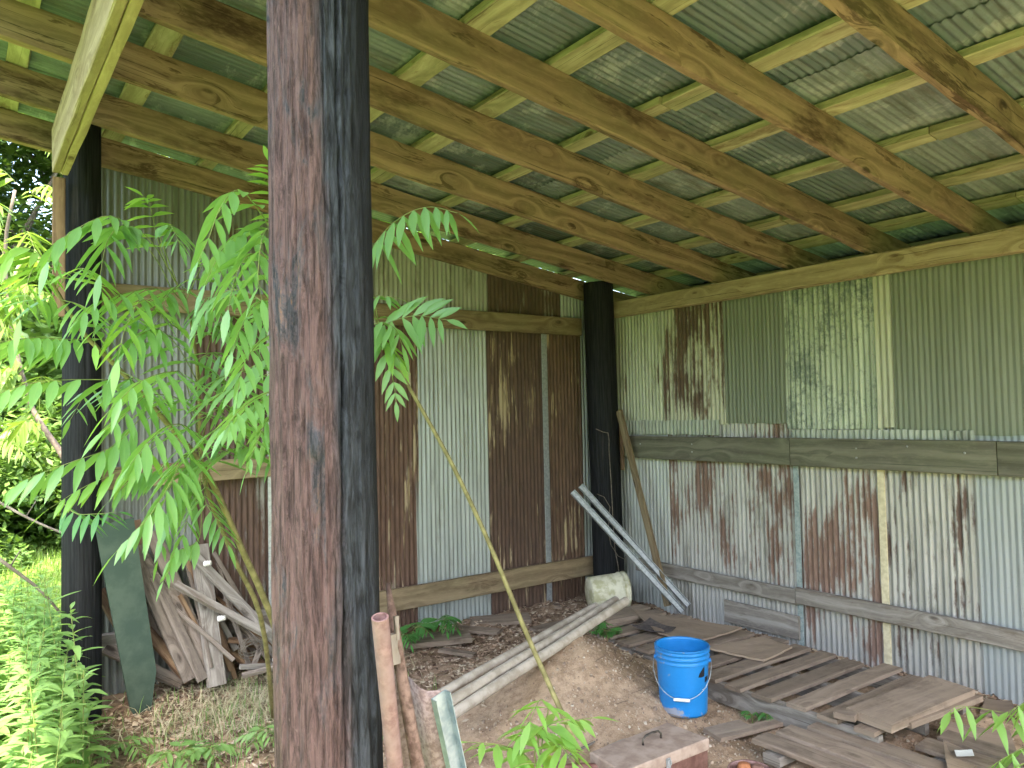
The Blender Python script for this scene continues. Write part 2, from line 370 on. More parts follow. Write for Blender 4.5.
# far wall (runs along x, seen at left and centre)
wy = 5.045
lw = [  # a0, a1, material kwargs, label
    (.55, 1.20, dict(base=(.17, .185, .175), base2=(.24, .255, .245), rust=.18, grime=.5), 'dull grey corrugated sheet'),
    (1.18, 1.70, dict(base=(.2, .19, .17), base2=(.27, .25, .22), rust=.72), 'dark brown rusted corrugated sheet'),
    (1.68, 2.30, dict(base=(.2, .18, .16), base2=(.3, .27, .24), rust=.75), 'rusted corrugated sheet'),
    (2.27, 2.79, dict(base=(.26, .22, .17), base2=(.36, .30, .23), tan=.8, rust=.80, rc=(.07, .034, .024), rc2=(.13, .068, .045)), 'rusty sheet with pale streaks'),
    (2.76, 3.42, dict(base=G1, base2=G2, rust=.08, grime=.35), 'silver grey corrugated sheet'),
    (3.39, 4.04, dict(base=(.3, .24, .17), base2=(.4, .33, .24), tan=.75, rust=.88, rc=(.05, .027, .02), rc2=(.095, .052, .036)), 'dark rusted corrugated sheet'),
    (4.01, 4.42, dict(base=(.4, .3, .2), base2=(.5, .4, .28), tan=.85, rust=.84, rc=(.058, .03, .02), rc2=(.12, .065, .042)), 'rust brown sheet with tan streaks'),
    (4.38, 4.66, dict(base=G1, base2=G2, rust=.05, grime=.3), 'silver sheet beside the corner post')]
for i, (a0, a1, kw, lb) in enumerate(lw):
    sheet('wall_sheet', metal('iron_far_%d' % i, seed=i + 1, **kw), 'x', a0, a1, -.05, 2.45, wy + (.004 if i % 2 else 0), label=lb)
up = [(.5, 1.22, dict(base=(.17, .185, .175), base2=(.24, .255, .245), rust=.12, grime=.5)), (1.2, 1.86, dict(base=(.17, .185, .175), base2=(.24, .255, .245), rust=.4, grime=.5)), (1.84, 2.47, dict(base=(.24, .24, .22), base2=(.33, .33, .3), rust=.3)),
      (2.45, 3.43, dict(base=(.27, .275, .235), base2=(.38, .38, .33), rust=.25, grime=.7)), (3.41, 4.20, dict(base=(.22, .19, .16), base2=(.3, .27, .23), rust=.8, rc=(.06, .035, .022), rc2=(.1, .06, .04))), (4.18, 4.66, dict(base=G1, base2=G2, rust=.1))]
for i, (a0, a1, kw) in enumerate(up):
    zt = rz(a1) + .183
    sheet('wall_sheet', metal('iron_far_top_%d' % i, seed=i + 12, **kw), 'x', a0, a1, 2.35, zt, wy - .014 - (.003 if i % 2 else 0), rows=3)
for (x, wd) in ((3.995, .055), (1.685, .075)):
    m = M(); m.board((x, wy - .018, .0), (x, wy - .018, 2.3), wd, .006, side=(1, 0, 0), jit=.001); m.build('edge_strip', galv, shed)
# right wall (runs along y)
wx = 4.655
rup = [(4.26, 5.02, dict(base=(.34, .36, .27), base2=(.46, .47, .36), rust=.42, grime=.6, rv=(1.9, .4)), 'pale sheet in the corner'),
       (3.64, 4.28, dict(base=(.36, .36, .27), base2=(.48, .47, .37), rust=.66, rv=(2.15, .6)), 'sheet with broad dark rust patches'),
       (2.47, 3.15, dict(base=(.27, .31, .235), base2=(.50, .54, .43), rust=.03, mott=.95, grime=.1), 'mottled galvanised sheet'),
       ]
for i, (a0, a1, kw, lb) in enumerate(rup):
    sheet('wall_sheet', metal('iron_right_%d' % i, seed=i + 21, **kw), 'y', a0, a1, 1.52 if i < 2 else 1.49, 2.50, wx - .016 - .003 * (i % 2), label=lb, rows=5)
flatk = dict(base=(.185, .205, .155), base2=(.24, .26, .20), rust=.0, grime=.10, rough=.55)
for i, (a0, a1) in enumerate(((3.13, 3.67), (1.66, 2.42), (.98, 1.68), (.3, 1.0), (-.38, .32), (-1.06, -.36))):
    sheet('wall_sheet', metal('plain_right_%d' % i, seed=i + 31, pitch=.034, **flatk), 'y', a0, a1, 1.53 if i == 0 else 1.455, 2.50, wx - .02 + .003 * (i % 2), pitch=.034, amp=.0022, rows=4, label='plain greyish sheet with fine shallow ribs')
sheet('wall_sheet', metal('iron_strip_u', seed=41, base=(.37, .38, .28), base2=(.49, .49, .38), rust=.12, grime=.3), 'y', 2.395, 2.50, 1.50, 2.50, wx - .026, amp=.005, rows=4, label='narrow pale sheet strip')
rlo = [(4.27, 5.02, dict(base=(.36, .39, .37), base2=(.49, .51, .49), rust=.25, grime=.4), 'bluish pale sheet in the corner'),
       (3.09, 4.30, dict(base=P1, base2=P2, rust=.58, rc=(.13, .068, .045), rc2=(.21, .12, .085), rv=(.95, .75), alt=.035, grime=.55), 'pale sheet with rust runs'),
       (2.50, 3.12, dict(base=P1, base2=P2, rust=.62, rc=(.16, .085, .06), rc2=(.25, .15, .11), rv=(.6, .6), alt=.04, grime=.4), 'whitened sheet with orange brown rust'),
       (1.93, 2.53, dict(base=(.32, .32, .295), base2=(.49, .48, .45), rust=.46, rv=(.9, 1.2), alt=.04, grime=.55), 'pale sheet with dark streaks')]
for i, (a0, a1, kw, lb) in enumerate(rlo):
    sheet('wall_sheet', metal('iron_right_low_%d' % i, seed=i + 51, **kw), 'y', a0, a1, -.06, 1.60, wx + (.006 if i % 2 else 0), label=lb)
for i, (a0, a1) in enumerate(((1.22, 1.96), (.5, 1.25), (-.2, .53), (-1.06, -.17))):
    sheet('wall_sheet', metal('plain_right_low_%d' % i, seed=i + 61, pitch=.034, base=(.33, .36, .36), base2=(.40, .43, .43), rust=0, grime=.1), 'y', a0, a1, -.06, 1.50, wx - .006, pitch=.034, amp=.0025, rows=6, label='smooth bluish grey sheet with fine ribs')
m = M(); m.board((wx - .012, 2.505, -.02), (wx - .012, 2.505, 1.49), .045, .012, side=(0, 1, 0), jit=.001)
m.build('batten', simple('cream_paint', (.60, .52, .34), (.74, .66, .46), 30, .7), shed)['label'] = 'narrow cream painted upright strip'
m = M(); m.board((wx - .014, 3.10, -.02), (wx - .014, 3.10, 1.47), .04, .006, side=(0, 1, 0), jit=.001); m.build('edge_strip', simple('verdigris_strip', (.27, .34, .33), (.42, .48, .46), 40, .6, .2), shed)
m = M(); m.board((wx - .035, 3.10, .14), (wx - .035, 3.72, .14), .16, .02, side=(0, 0, 1), jit=.002); m.build('skirting_board', MW['grey'], shed)
# lap strip of ragged sheet ends above the middle rail
sheet('wall_sheet', metal('iron_lap', seed=71, base=(.25, .28, .24), base2=(.4, .42, .36), rust=.25, grime=.6), 'y', 3.72, 4.98, 1.44, 1.555, wx - .030, rows=2, label='ragged overlap strip above the middle rail')
sheet('wall_sheet', metal('iron_lap_b', seed=72, base=(.25, .28, .24), base2=(.42, .44, .38), rust=.1, grime=.6), 'y', 1.95, 3.1, 1.41, 1.485, wx - .030, rows=2)
# rails, plates
def member(name, a, b, wd, th, mat, side, jit=.003, bow=0, label=None, seg=None):
    m = M(); m.board(a, b, wd, th, side=side, jit=jit, bow=bow, seg=seg); o = m.build(name, mat, shed)
    if label: o['label'] = label
    return o
member('wall_plate', (4.565, 4.78, 2.505), (4.565, -1.1, 2.505), .135, .06, MW['beam'], (0, 0, 1), .004)
member('wall_rail', (4.595, 4.72, 1.335), (4.595, 3.10, 1.335), .185, .045, MW['railg'], (0, 0, 1), .002)
member('wall_rail', (4.597, 3.095, 1.335), (4.597, 1.82, 1.335), .19, .045, MW['railg'], (0, 0, 1), .002)
member('wall_rail', (4.597, 1.815, 1.333), (4.597, -1.0, 1.335), .19, .045, MW['railg'], (0, 0, 1), .002)
member('wall_rail', (4.60, 4.60, .355), (4.60, 3.10, .357), .10, .04, MW['grey'], (0, 0, 1), .002)
member('wall_rail', (4.60, 3.095, .365), (4.60, -1.0, .365), .105, .04, MW['grey'], (0, 0, 1), .002)
member('wall_rail', (.64, 4.975, 2.37), (4.36, 4.975, 2.37), .15, .04, MW['rail'], (0, 0, 1), .002)
member('wall_rail', (.64, 4.985, 1.30), (2.2, 4.985, 1.33), .13, .04, MW['rail'], (0, 0, 1), .002)
member('lower_board', (2.2, 4.975, .315), (4.56, 4.975, .312), .16, .035, MW['rail'], (0, 0, 1), .002, label='wide brown board along the foot of the far wall')
member('wall_rail', (.64, 4.985, .35), (2.2, 4.985, .33), .12, .04, MW['grey'], (0, 0, 1), .002)
# header beam of two planks, carried by the front posts
member('header_beam', (.402, 4.60, 3.065), (.402, -1.1, 3.065), .235, .038, MW['beam'], (0, 0, 1), .003, label='outer plank of the doubled header beam')
member('header_beam', (.444, 4.62, 3.065), (.444, -1.1, 3.065), .23, .038, MW['beam'], (0, 0, 1), .003, label='inner plank of the doubled header beam')
member('post_board', (.425, 4.70, 2.95), (.425, 4.70, 2.2), .06, .03, MW['brown'], (1, 0, 0), .001)
# rafters
for y in (5.0, 4.36, 3.705, 3.085, 2.505, 1.905, 1.315, .73, .13, -.47, -1.0):
    h = R(.163, .175); x0, x1 = -.36, 5.55
    member('rafter', (x0, y, rz(x0) + h / 2), (x1, y, rz(x1) + h / 2), h, .042, MW['rafter'], (0, 0, 1), .009 if abs(y - 1.315) < .01 else .004)
# purlins laid flat over the rafters
for x in (-.32, .2, .72, 1.27, 1.68, 2.11, 2.64, 3.17, 3.70, 4.24, 4.72, 5.2, 5.5):
    y0 = 5.1
    while y0 > -1.0:
        L = R(2.2, 3.6); y1 = max(-1.12, y0 - L); xx = x + R(-.02, .02); zz = rz(xx) + .168 + .019
        member('purlin', (xx, y0, zz), (xx + R(-.03, .03), y1, zz), R(.085, .125), .036, MW['purlin'], (1, 0, -SL), .005)
        y0 = y1 - .005
# roof sheets
def roof_sheet(mat, x0, x1, y0, y1, lift, pitch, amp):
    m = M(); n = int((y1 - y0) / pitch * 6); rows = 8; dz = R(0, .004)
    for r in range(rows + 1):
        x = x0 + (x1 - x0) * r / rows
        for i in range(n + 1):
            y = y0 + (y1 - y0) * i / n
            z = rz(x) + .168 + .040 + lift + amp + amp * math.sin(2 * math.pi * y / pitch) + dz + .004 * noise.noise(V(x * 2, y * 3, lift * 9))
            xx = x + (.012 * noise.noise(V(y * 6, x, 1)) if r in (0, rows) else 0)
            m.v.append((xx, y, z))
    for r in range(rows):
        for i in range(n):
            q = r * (n + 1) + i; A = y0 + (y1 - y0) * i / n; B = y0 + (y1 - y0) * (i + 1) / n; C_ = x0 + (x1 - x0) * r / rows; D = x0 + (x1 - x0) * (r + 1) / rows
            m.face((q, q + 1, q + n + 2, q + n + 1), [(A, C_), (B, C_), (B, D), (A, D)])
    m.build('roof_sheet', mat, shed, smooth=True)
rms = [metal('roof_iron_%d' % i, seed=80 + i, base=b, base2=b2, rust=ru, grime=gr, mott=mo, bloom=.38) for i, (b, b2, ru, gr, mo) in enumerate([
    ((.14, .185, .19), (.27, .325, .325), .12, .65, .5), ((.11, .15, .155), (.20, .25, .25), .05, .5, .3), ((.19, .23, .23), (.36, .41, .40), .22, .7, .4), ((.09, .125, .13), (.17, .21, .215), .1, .6, .6)])]
y = 5.12; k = 0
while y > -1.1:
    for j, (x0, x1) in enumerate(((3.02, 5.7), (1.48, 3.15), (-.42, 1.6))):
        xo = R(-.12, .12) if 0 < j else 0
        fl = rs.rand() < .35
        roof_sheet(rms[rs.randint(4)], x0 - (.1 if j < 2 else 0), x1 + R(0, .1), y - .66, y, .003 + .007 * (j % 2) + .0035 * (k % 2), .038, .0025 if fl else .005)
    y -= .625; k += 1

# posts: utility poles with checks and peeling skin
def post(name, c0, c1, r0, r1, mat, n=96, rows=150, cracks=(), seed=0, label=None, rough=.002, dents=()):
    m = M(); c0, c1 = Vector(c0), Vector(c1)
    ca = math.atan2(-c0.y, -c0.x)
    for r in range(rows + 1):
        k = r / rows; c = c0.lerp(c1, k); rad = r0 + (r1 - r0) * k; z = c.z
        for j in range(n):
            a = ca + 2 * math.pi * j / n
            q = rad + rough * noise.noise(V(math.cos(a) * 9, math.sin(a) * 9, z * 1.2 + seed)) + rough * 1.6 * noise.noise(V(math.cos(a) * 2, math.sin(a) * 2, z * .8 + seed))
            q += rough * .9 * noise.noise(V(math.cos(a) * 30, math.sin(a) * 30, z * 4 + seed))
            if dents:
                for (da, dz, dr, dd) in dents:
                    q -= dd * math.exp(-(((2 * math.pi * j / n - math.radians(da) + math.pi) % (2 * math.pi) - math.pi) / (dr * 6)) ** 2 - ((z - dz) / dr) ** 2)
            for (ang, wd, dep, z0, z1) in cracks:
                aa = math.radians(ang + 4 * noise.noise(V(z * 1.3, ang, seed)) + 1.2 * noise.noise(V(z * 8, ang, seed)))
                df = (2 * math.pi * j / n - aa + math.pi) % (2 * math.pi) - math.pi
                fade = sstep(z0, z0 + .15, z) * (1 - sstep(z1 - .15, z1, z))
                q -= dep * fade * math.exp(-(df / wd) ** 2)
            m.v.append(c + V(math.cos(a) * q, math.sin(a) * q, 0))
    for r in range(rows):
        for j in range(n):
            k = (j + 1) % n; L = (c1 - c0).length
            m.face((r * n + j, r * n + k, (r + 1) * n + k, (r + 1) * n + j), [(j / n, L * r / rows), ((j + 1) / n, L * r / rows), ((j + 1) / n, L * (r + 1) / rows), (j / n, L * (r + 1) / rows)])
    m.face([rows * n + j for j in range(n)], [(j / n, 0) for j in range(n)])
    o = m.build(name, mat, shed, smooth=True)
    if label: o['label'] = label
    return o
def tar_mat():
    t = NT('creosoted_pole'); uv = t.uv(); sep = t.new('ShaderNodeSeparateXYZ'); t.l.new(uv, sep.inputs[0])
    g = t.noise(t.scale(uv, (60, 3, 1)), 1, 5, .65); b = t.noise(t.scale(uv, (9, 1.1, 1)), 1, 5, .65)
    col = t.mix(t.ramp(g, .35, .65), (.005, .006, .007), (.018, .019, .021)); col = t.mix(t.math('MULTIPLY', t.ramp(b, .6, .7), .35), col, (.06, .05, .045))
    t.base(col, .75, 0, .2); t.bump(g, .5, .008); return t.m
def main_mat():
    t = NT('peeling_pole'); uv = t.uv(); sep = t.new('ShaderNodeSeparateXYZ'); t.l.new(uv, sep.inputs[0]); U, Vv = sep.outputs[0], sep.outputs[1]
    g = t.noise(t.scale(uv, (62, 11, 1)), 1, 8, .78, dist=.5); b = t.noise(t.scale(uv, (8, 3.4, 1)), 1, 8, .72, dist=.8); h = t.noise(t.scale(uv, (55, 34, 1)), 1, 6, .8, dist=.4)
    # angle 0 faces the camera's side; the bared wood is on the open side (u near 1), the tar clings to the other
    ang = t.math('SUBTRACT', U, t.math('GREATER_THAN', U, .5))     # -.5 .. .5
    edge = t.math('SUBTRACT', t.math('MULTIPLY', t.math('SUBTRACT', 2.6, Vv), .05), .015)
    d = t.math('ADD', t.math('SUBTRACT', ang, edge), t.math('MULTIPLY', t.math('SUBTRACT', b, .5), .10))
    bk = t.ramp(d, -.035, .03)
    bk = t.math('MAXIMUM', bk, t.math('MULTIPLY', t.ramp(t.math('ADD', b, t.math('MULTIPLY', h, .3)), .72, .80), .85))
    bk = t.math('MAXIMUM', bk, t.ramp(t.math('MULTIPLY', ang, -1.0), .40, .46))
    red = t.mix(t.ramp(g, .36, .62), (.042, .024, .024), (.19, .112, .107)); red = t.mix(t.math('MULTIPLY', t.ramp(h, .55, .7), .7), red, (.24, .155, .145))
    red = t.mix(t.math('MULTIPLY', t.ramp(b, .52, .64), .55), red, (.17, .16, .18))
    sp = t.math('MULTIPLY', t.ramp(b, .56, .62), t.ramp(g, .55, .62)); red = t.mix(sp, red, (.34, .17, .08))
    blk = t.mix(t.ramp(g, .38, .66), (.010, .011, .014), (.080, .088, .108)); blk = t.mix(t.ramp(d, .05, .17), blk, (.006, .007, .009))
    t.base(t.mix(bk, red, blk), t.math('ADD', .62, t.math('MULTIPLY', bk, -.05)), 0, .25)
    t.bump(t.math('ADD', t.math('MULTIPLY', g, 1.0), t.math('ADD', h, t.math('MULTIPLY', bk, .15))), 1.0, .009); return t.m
tar = tar_mat()
# crack angles are measured from the side that faces the camera; mesh angle runs counter-clockwise, so + is to the right
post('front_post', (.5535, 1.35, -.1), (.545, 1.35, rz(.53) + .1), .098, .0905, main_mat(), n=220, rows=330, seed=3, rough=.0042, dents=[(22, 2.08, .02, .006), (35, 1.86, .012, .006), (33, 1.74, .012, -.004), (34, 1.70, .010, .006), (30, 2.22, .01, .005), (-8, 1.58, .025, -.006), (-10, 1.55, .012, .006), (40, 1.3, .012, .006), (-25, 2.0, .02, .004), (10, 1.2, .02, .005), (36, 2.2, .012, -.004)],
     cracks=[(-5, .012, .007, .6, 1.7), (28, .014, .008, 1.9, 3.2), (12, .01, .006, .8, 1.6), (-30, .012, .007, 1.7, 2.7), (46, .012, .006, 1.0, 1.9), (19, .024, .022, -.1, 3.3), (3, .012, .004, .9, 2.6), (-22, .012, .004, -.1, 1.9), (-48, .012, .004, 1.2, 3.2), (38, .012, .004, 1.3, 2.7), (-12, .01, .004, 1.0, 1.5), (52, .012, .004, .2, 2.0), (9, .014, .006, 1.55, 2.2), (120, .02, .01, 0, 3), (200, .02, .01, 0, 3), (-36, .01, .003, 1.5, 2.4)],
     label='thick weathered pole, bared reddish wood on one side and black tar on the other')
post('left_post', (.548, 4.80, -.1), (.548, 4.80, rz(.55) + .17), .098, .092, tar, cracks=[(10, .03, .006, 0, 3)], seed=5, label='black tarred round post at the far left')
post('corner_post', (4.47, 4.80, -.1), (4.42, 4.80, rz(4.45) + .12), .132, .125, tar, cracks=[(-20, .03, .008, 0, 3)], seed=9, label='black tarred round post in the corner')
# more front posts beyond the frame carry the header beam
post('front_post', (.55, -.85, -.1), (.55, -.85, rz(.55) + .1), .098, .092, tar, n=32, rows=40, seed=12)
post('rear_post', (4.45, .2, -.1), (4.45, .2, 2.44), .12, .12, tar, n=32, rows=40, seed=13)
# nails showing at the boards
for (x, y, z, ax) in [(4.571, 2.62, 1.37, 'y'), (4.571, 2.62, 1.31, 'y'), (4.571, 2.3, 1.39, 'y'), (4.571, 1.98, 1.36, 'y'), (4.571, 3.95, 1.37, 'y'), (4.571, 3.95, 1.31, 'y'), (4.571, 4.5, 1.36, 'y')]:
    m = M(); m.lathe((x, y, z), [(.0, -.003), (.006, -.003), (.007, 0), (.0, .001)], 8, axis=(-1, 0, 0)); m.build('nail', nailm, shed, smooth=True)

# ------------------------------------------------------------------ floor boards, pallets
def thing_board(name, label, cat, a, b, wd, th, mat, side, group=None, jit=.002, bow=0, cut=0, seg=None):
    m = M(); m.board(a, b, wd, th, side=side, jit=jit, bow=bow, cut=cut, seg=seg); o = m.build(name, mat); return tag(o, label, cat, group)
def pallet(x0, x1, ys, wds, z, runners, label, tilt=0.0, ax='x'):
    c = V((x0 + x1) / 2, (min(ys) + max(ys)) / 2, 0); e = empty('pallet', c, label, 'pallet', 'wooden pallets on the dirt floor')
    for y_, wd in zip(ys, wds):
        m = M(); zz = z + tilt * (y_ - min(ys)); j = R(-.03, .02)
        m.board((x0 + j, y_ + R(-.01, .01), zz), (x1 + j + R(-.03, .03), y_ + R(-.01, .01), zz + R(-.004, .004)), wd, .022, side=(0, 1, 0), jit=.0025)
        m.build('deck_board', MW['floor'], e)
    for xr in runners:
        m = M(); zt = z - .011; m.board((xr, min(ys) - .06, zt / 2 + .002), (xr, max(ys) + .06, zt / 2 + tilt * (max(ys) - min(ys)) * .5), .038, zt - .004, side=(1, 0, 0), jit=.003)
        m.build('runner', MW['grey'], e)
    return e
pallet(3.42, 4.34, [1.97, 2.15, 2.33, 2.51, 2.69, 2.87, 3.05], [.10, .105, .11, .12, .105, .115, .11], .125, (3.45, 3.88, 4.28), 'long low pallet by the right wall with gaps between dusty deck boards')
pallet(3.52, 4.3, [3.3, 3.47, 3.66, 3.86, 4.05, 4.24], [.12, .12, .13, .12, .12, .12], .12, (3.55, 3.92, 4.26), 'dusty pallet behind the blue bucket, half covered by thin sheets')
def slab(name, label, cat, pts, th, mat, curl=0.0, n=14, group=None):
    """thin sheet over four corner points (top side), real thickness, slight curl"""
    m = M(); A, B, C_, D = [Vector(p) for p in pts]; u0 = R(0, 9)
    for side in (0, 1):
        for j in range(n + 1):
            for i in range(n + 1):
                u, v = i / n, j / n; p = A.lerp(B, u).lerp(D.lerp(C_, u), v)
                z = curl * ((u - .5) ** 2 * 4 * .6 + (v - .5) ** 2 * 2) * 1.0 + .004 * noise.noise(p * 4) + (.003 * noise.noise(p * 19))
                jx = .006 * noise.noise(p * 11) if (i in (0, n) or j in (0, n)) else 0
                m.v.append(p + V(jx, jx, z - side * th))
    N = (n + 1) ** 2
    uvf = lambda i, j: ((A - B).length * i / n + u0, (A - D).length * j / n + u0)
    for j in range(n):
        for i in range(n):
            a = j * (n + 1) + i; q = (a, a + 1, a + n + 2, a + n + 1); uvs = [uvf(i, j), uvf(i + 1, j), uvf(i + 1, j + 1), uvf(i, j + 1)]
            m.face(q, uvs); m.face(tuple(x + N for x in reversed(q)), list(reversed(uvs)))
    rim = [i for i in range(n)] + [(k + 1) * (n + 1) - 1 for k in range(n)] + [N - 1 - i for i in range(n)] + [(n - k) * (n + 1) for k in range(n)]
    for a, b in zip(rim, rim[1:] + rim[:1]):
        m.face((b, a, a + N, b + N), [(u0, u0 + .1), (u0 + .05, u0 + .1), (u0 + .05, u0 + .1 + th), (u0, u0 + .1 + th)])
    o = m.build(name, mat); return tag(o, label, cat, group)
ply = wood('dusty_ply', (.33, .25, .185), (.23, .17, .125), stain=(.12, .085, .06), stain_amt=.5, knots=False, dust=.6, dustc=(.31, .235, .17), grain=14)
slab('plywood_sheet', 'largest dusty brown sheet lying on the pallets behind the blue bucket', 'plywood sheet', [G(632, 610, .16), G(742, 629, .17), G(700, 642, .15), G(658, 634, .15)], .012, ply, .012)
slab('plywood_sheet', 'smaller brown sheet lying right of the big one on the pallet', 'plywood sheet', [G(706, 648, .155), G(764, 637, .16), G(792, 648, .155), G(764, 661, .15)], .012, ply, .008)
slab('metal_scrap', 'dark crumpled triangular scrap left of the big plywood sheet', 'scrap', [G(632, 629, .15), G(650, 622, .16), G(676, 632, .15), G(662, 636, .15)], .006, simple('dark_scrap', (.06, .05, .05), (.12, .10, .09), 30), .03)
# heavy slab and loose planks on the pallet end
thing_board('plank', 'broad split plank lying askew on the near end of the pallet', 'plank', G(868, 720, .165), G(952, 686, .19), .24, .04, MW['floor'], (0, 1, 0), 'loose planks on the pallet', .005)
thing_board('plank', 'narrow plank tilted up under the broad split plank', 'plank', G(905, 724, .15), G(976, 697, .165), .07, .028, MW['floor'], (0, 1, 0), 'loose planks on the pallet', .003)
m = M(); m.board(G(836, 713, .16), G(857, 717, .165), .07, .03, jit=.003); tag(m.build('wood_block', MW['floor']), 'small block of wood at the corner of the pallet before the broad plank', 'wood block')
# planks to the left between the poles and the plywood
thing_board('plank', 'grey plank lying behind the plastic pipes near the corner', 'plank', G(598, 622, .14), G(645, 613, .15), .13, .03, MW['floor'], (0, 1, 0), 'loose planks near the corner')
thing_board('plank', 'grey plank edging the dirt mound left of the blue bucket', 'plank', G(628, 645, .09), G(668, 668, .05), .09, .035, MW['grey'], (1, 0, 0), 'loose planks near the corner')
# front pallet in the near right corner
e = empty('pallet', (3.4, 1.8, 0), 'low grey pallet in the near right with planks running toward the viewer', 'pallet', 'wooden pallets on the dirt floor')
for x, wd, y0 in ((3.40, .12, 2.22), (3.24, .13, 2.28), (3.08, .12, 2.30), (3.60, .13, 1.80), (3.76, .12, 1.78)):
    m = M(); m.board((x, y0, .075), (x + .03, y0 - 1.1, .07), wd, .022, side=(1, 0, 0), jit=.003); m.build('deck_board', MW['floor'], e)
for y_ in (2.18, 1.68, 1.22):
    m = M(); m.board((3.0, y_, .032), (3.85, y_, .032), .09, .045, side=(0, 1, 0), jit=.002); m.build('runner', MW['grey'], e)
slab('plywood_sheet', 'brown sheet at the right edge bearing a scrap of white paper', 'plywood sheet', [G(940, 723, .05), G(1010, 735, .04), G(1030, 790, .06), G(948, 775, .1)], .012, ply, .02)
slab('plywood_sheet', 'small dusty board lying by the foot of the right wall', 'plywood sheet', [G(985, 700, .02), G(1012, 702, .03), G(1015, 716, .03), G(980, 714, .02)], .012, ply, .01)
slab('paper_scrap', 'small white scrap of paper on the brown sheet', 'paper', [G(954, 750, .105), G(972, 750, .103), G(974, 756, .103), G(957, 757, .105)], .001, simple('paper', (.7, .7, .68), (.8, .8, .78), 20), .004, n=4)
# boards in the dirt
thing_board('board_offcut', 'thick short board lying on the dirt mound left of the bucket', 'board', G(598, 686, .13), G(638, 687, .06), .15, .03, MW['floor'], (0, 1, 0), 'board offcuts in the dirt')
thing_board('board_offcut', 'flat board sunk in the dirt right of the blue bucket', 'board', G(712, 735, .015), G(748, 726, .02), .14, .02, MW['floor'], (0, 1, 0), 'board offcuts in the dirt')
thing_board('board_offcut', 'narrow board sunk in the gravel before the long pallet', 'board', G(745, 731, .01), G(790, 719, .01), .07, .02, MW['floor'], (0, 1, 0), 'board offcuts in the dirt')
# planks by the far wall
for a, b, wd, th, lb in [((405, 642), (470, 636), .22, .035, 'wide dusty plank on the floor below the far wall'), ((470, 622), (530, 618), .2, .03, 'flat plank on the floor below the rusty sheet of the far wall'),
                         ((408, 634), (437, 628), .1, .05, 'short reddish block on the wide plank beside the wall seedlings'), ((452, 628), (500, 632), .1, .02, 'splintered board beside the wide plank'),
                         ((500, 612), (560, 606), .13, .02, 'thin board close to the far wall left of the white bucket'), ((533, 630), (570, 622), .1, .02, 'thin short board beside the plastic pipes'), ((440, 650), (475, 655), .07, .02, 'dark stick of wood before the wide plank')]:
    za = gz(*G(*a).xy) + th / 2 + .01 + (.035 if 'block' in lb else 0); zb = gz(*G(*b).xy) + th / 2 + .01 + (.035 if 'block' in lb else 0)
    thing_board('plank', lb, 'plank', G(*a, za), G(*b, zb), wd, th, MW['brown'] if 'reddish' in lb else MW['floor'], (0, 1, 0), 'planks on the floor by the far wall', .004)

# ------------------------------------------------------------------ blue bucket
blue = simple('blue_plastic', (.012, .20, .56), (.02, .24, .63), 8, .38, 0, .02, spec=.5)
def blue_mat():
    t = NT('blue_plastic'); n = t.noise(t.pos(), 9, 6, .7); sep = t.new('ShaderNodeSeparateXYZ'); t.l.new(t.new('ShaderNodeTexCoord').outputs['Object'], sep.inputs[0])
    low = t.math('SUBTRACT', 1.0, t.ramp(sep.outputs[2], .0, .09)); dirt = t.ramp(t.math('ADD', t.math('SUBTRACT', n, t.math('MULTIPLY', sep.outputs[0], 1.2)), t.math('MULTIPLY', low, .22)), .76, .84)
    n2 = t.noise(t.pos(), 60, 4, .6)
    t.base(t.mix(t.math('MULTIPLY', dirt, .75), t.mix(n2, (.003, .18, .49), (.004, .21, .55)), (.33, .30, .26)), t.math('ADD', .36, t.math('MULTIPLY', dirt, .4)), 0, .5); return t.m
bp = G(684, 720, 0.0); bp.z = gz(bp.x, bp.y) + .0
bk = empty('blue_bucket', bp, 'bright blue plastic bucket with wire handle standing on the dirt', 'bucket')
m = M(); r0, r1, hh = .132, .150, .37
prof = [(.0, .004), (.125, .004), (r0, .0), (r0 + .001, .012), (.1465, .285), (.1465, .287), (.155, .289), (.155, .293), (.148, .295), (.1485, .315), (.156, .317), (.156, .321), (.149, .323), (.1495, .343), (.157, .345), (.157, .349), (.150, .351), (.151, .362), (.157, .364), (.158, .370), (.155, .3725), (.147, .371), (.1465, .36), (.1435, .28), (.128, .014), (.0, .012)]
m.lathe(bp, prof, 72); bo = m.build('bucket_body', blue_mat(), bk, smooth=True, origin=bp)
toc = (EYE - bp); toc.z = 0; toc.normalize(); side = V(-toc.y, toc.x, 0)       # side: to the left as the camera sees it? resolved by cross below
rt = CR.copy(); rt.z = 0; rt.normalize(); fr = -Vector((CF.x, CF.y, 0)).normalized()
hd = (rt * .93 + fr * .25).normalized(); fd = V(hd.y, -hd.x, 0)
if fd.dot(fr) < 0: fd = -fd
wire = []
for i in range(25):
    a = math.pi * i / 24; k = math.sin(a); lat = -math.cos(a)
    p = bp + V(0, 0, .292) + hd * (lat * .163) + fd * (.03 + .147 * k ** .8 if 0 < i < 24 else 0) - V(0, 0, .175 * k ** .9)
    rr = Vector((p.x - bp.x, p.y - bp.y, 0)); mn = .156 + (.004)
    if rr.length < mn: p = bp + rr.normalized() * mn + V(0, 0, p.z - bp.z)
    wire.append(p)
m = M(); m.tube(wire, .0022, 6); m.build('handle', galv, bk, smooth=True)
m = M(); c = wire[12]; dd = (wire[13] - wire[11]).normalized(); m.tube([c - dd * .045, c - dd * .04, c + dd * .04, c + dd * .045], [.006, .009, .009, .006], 10); m.build('grip', simple('white_plastic', (.75, .75, .72), (.85, .85, .82), 10, .4), bk, smooth=True)
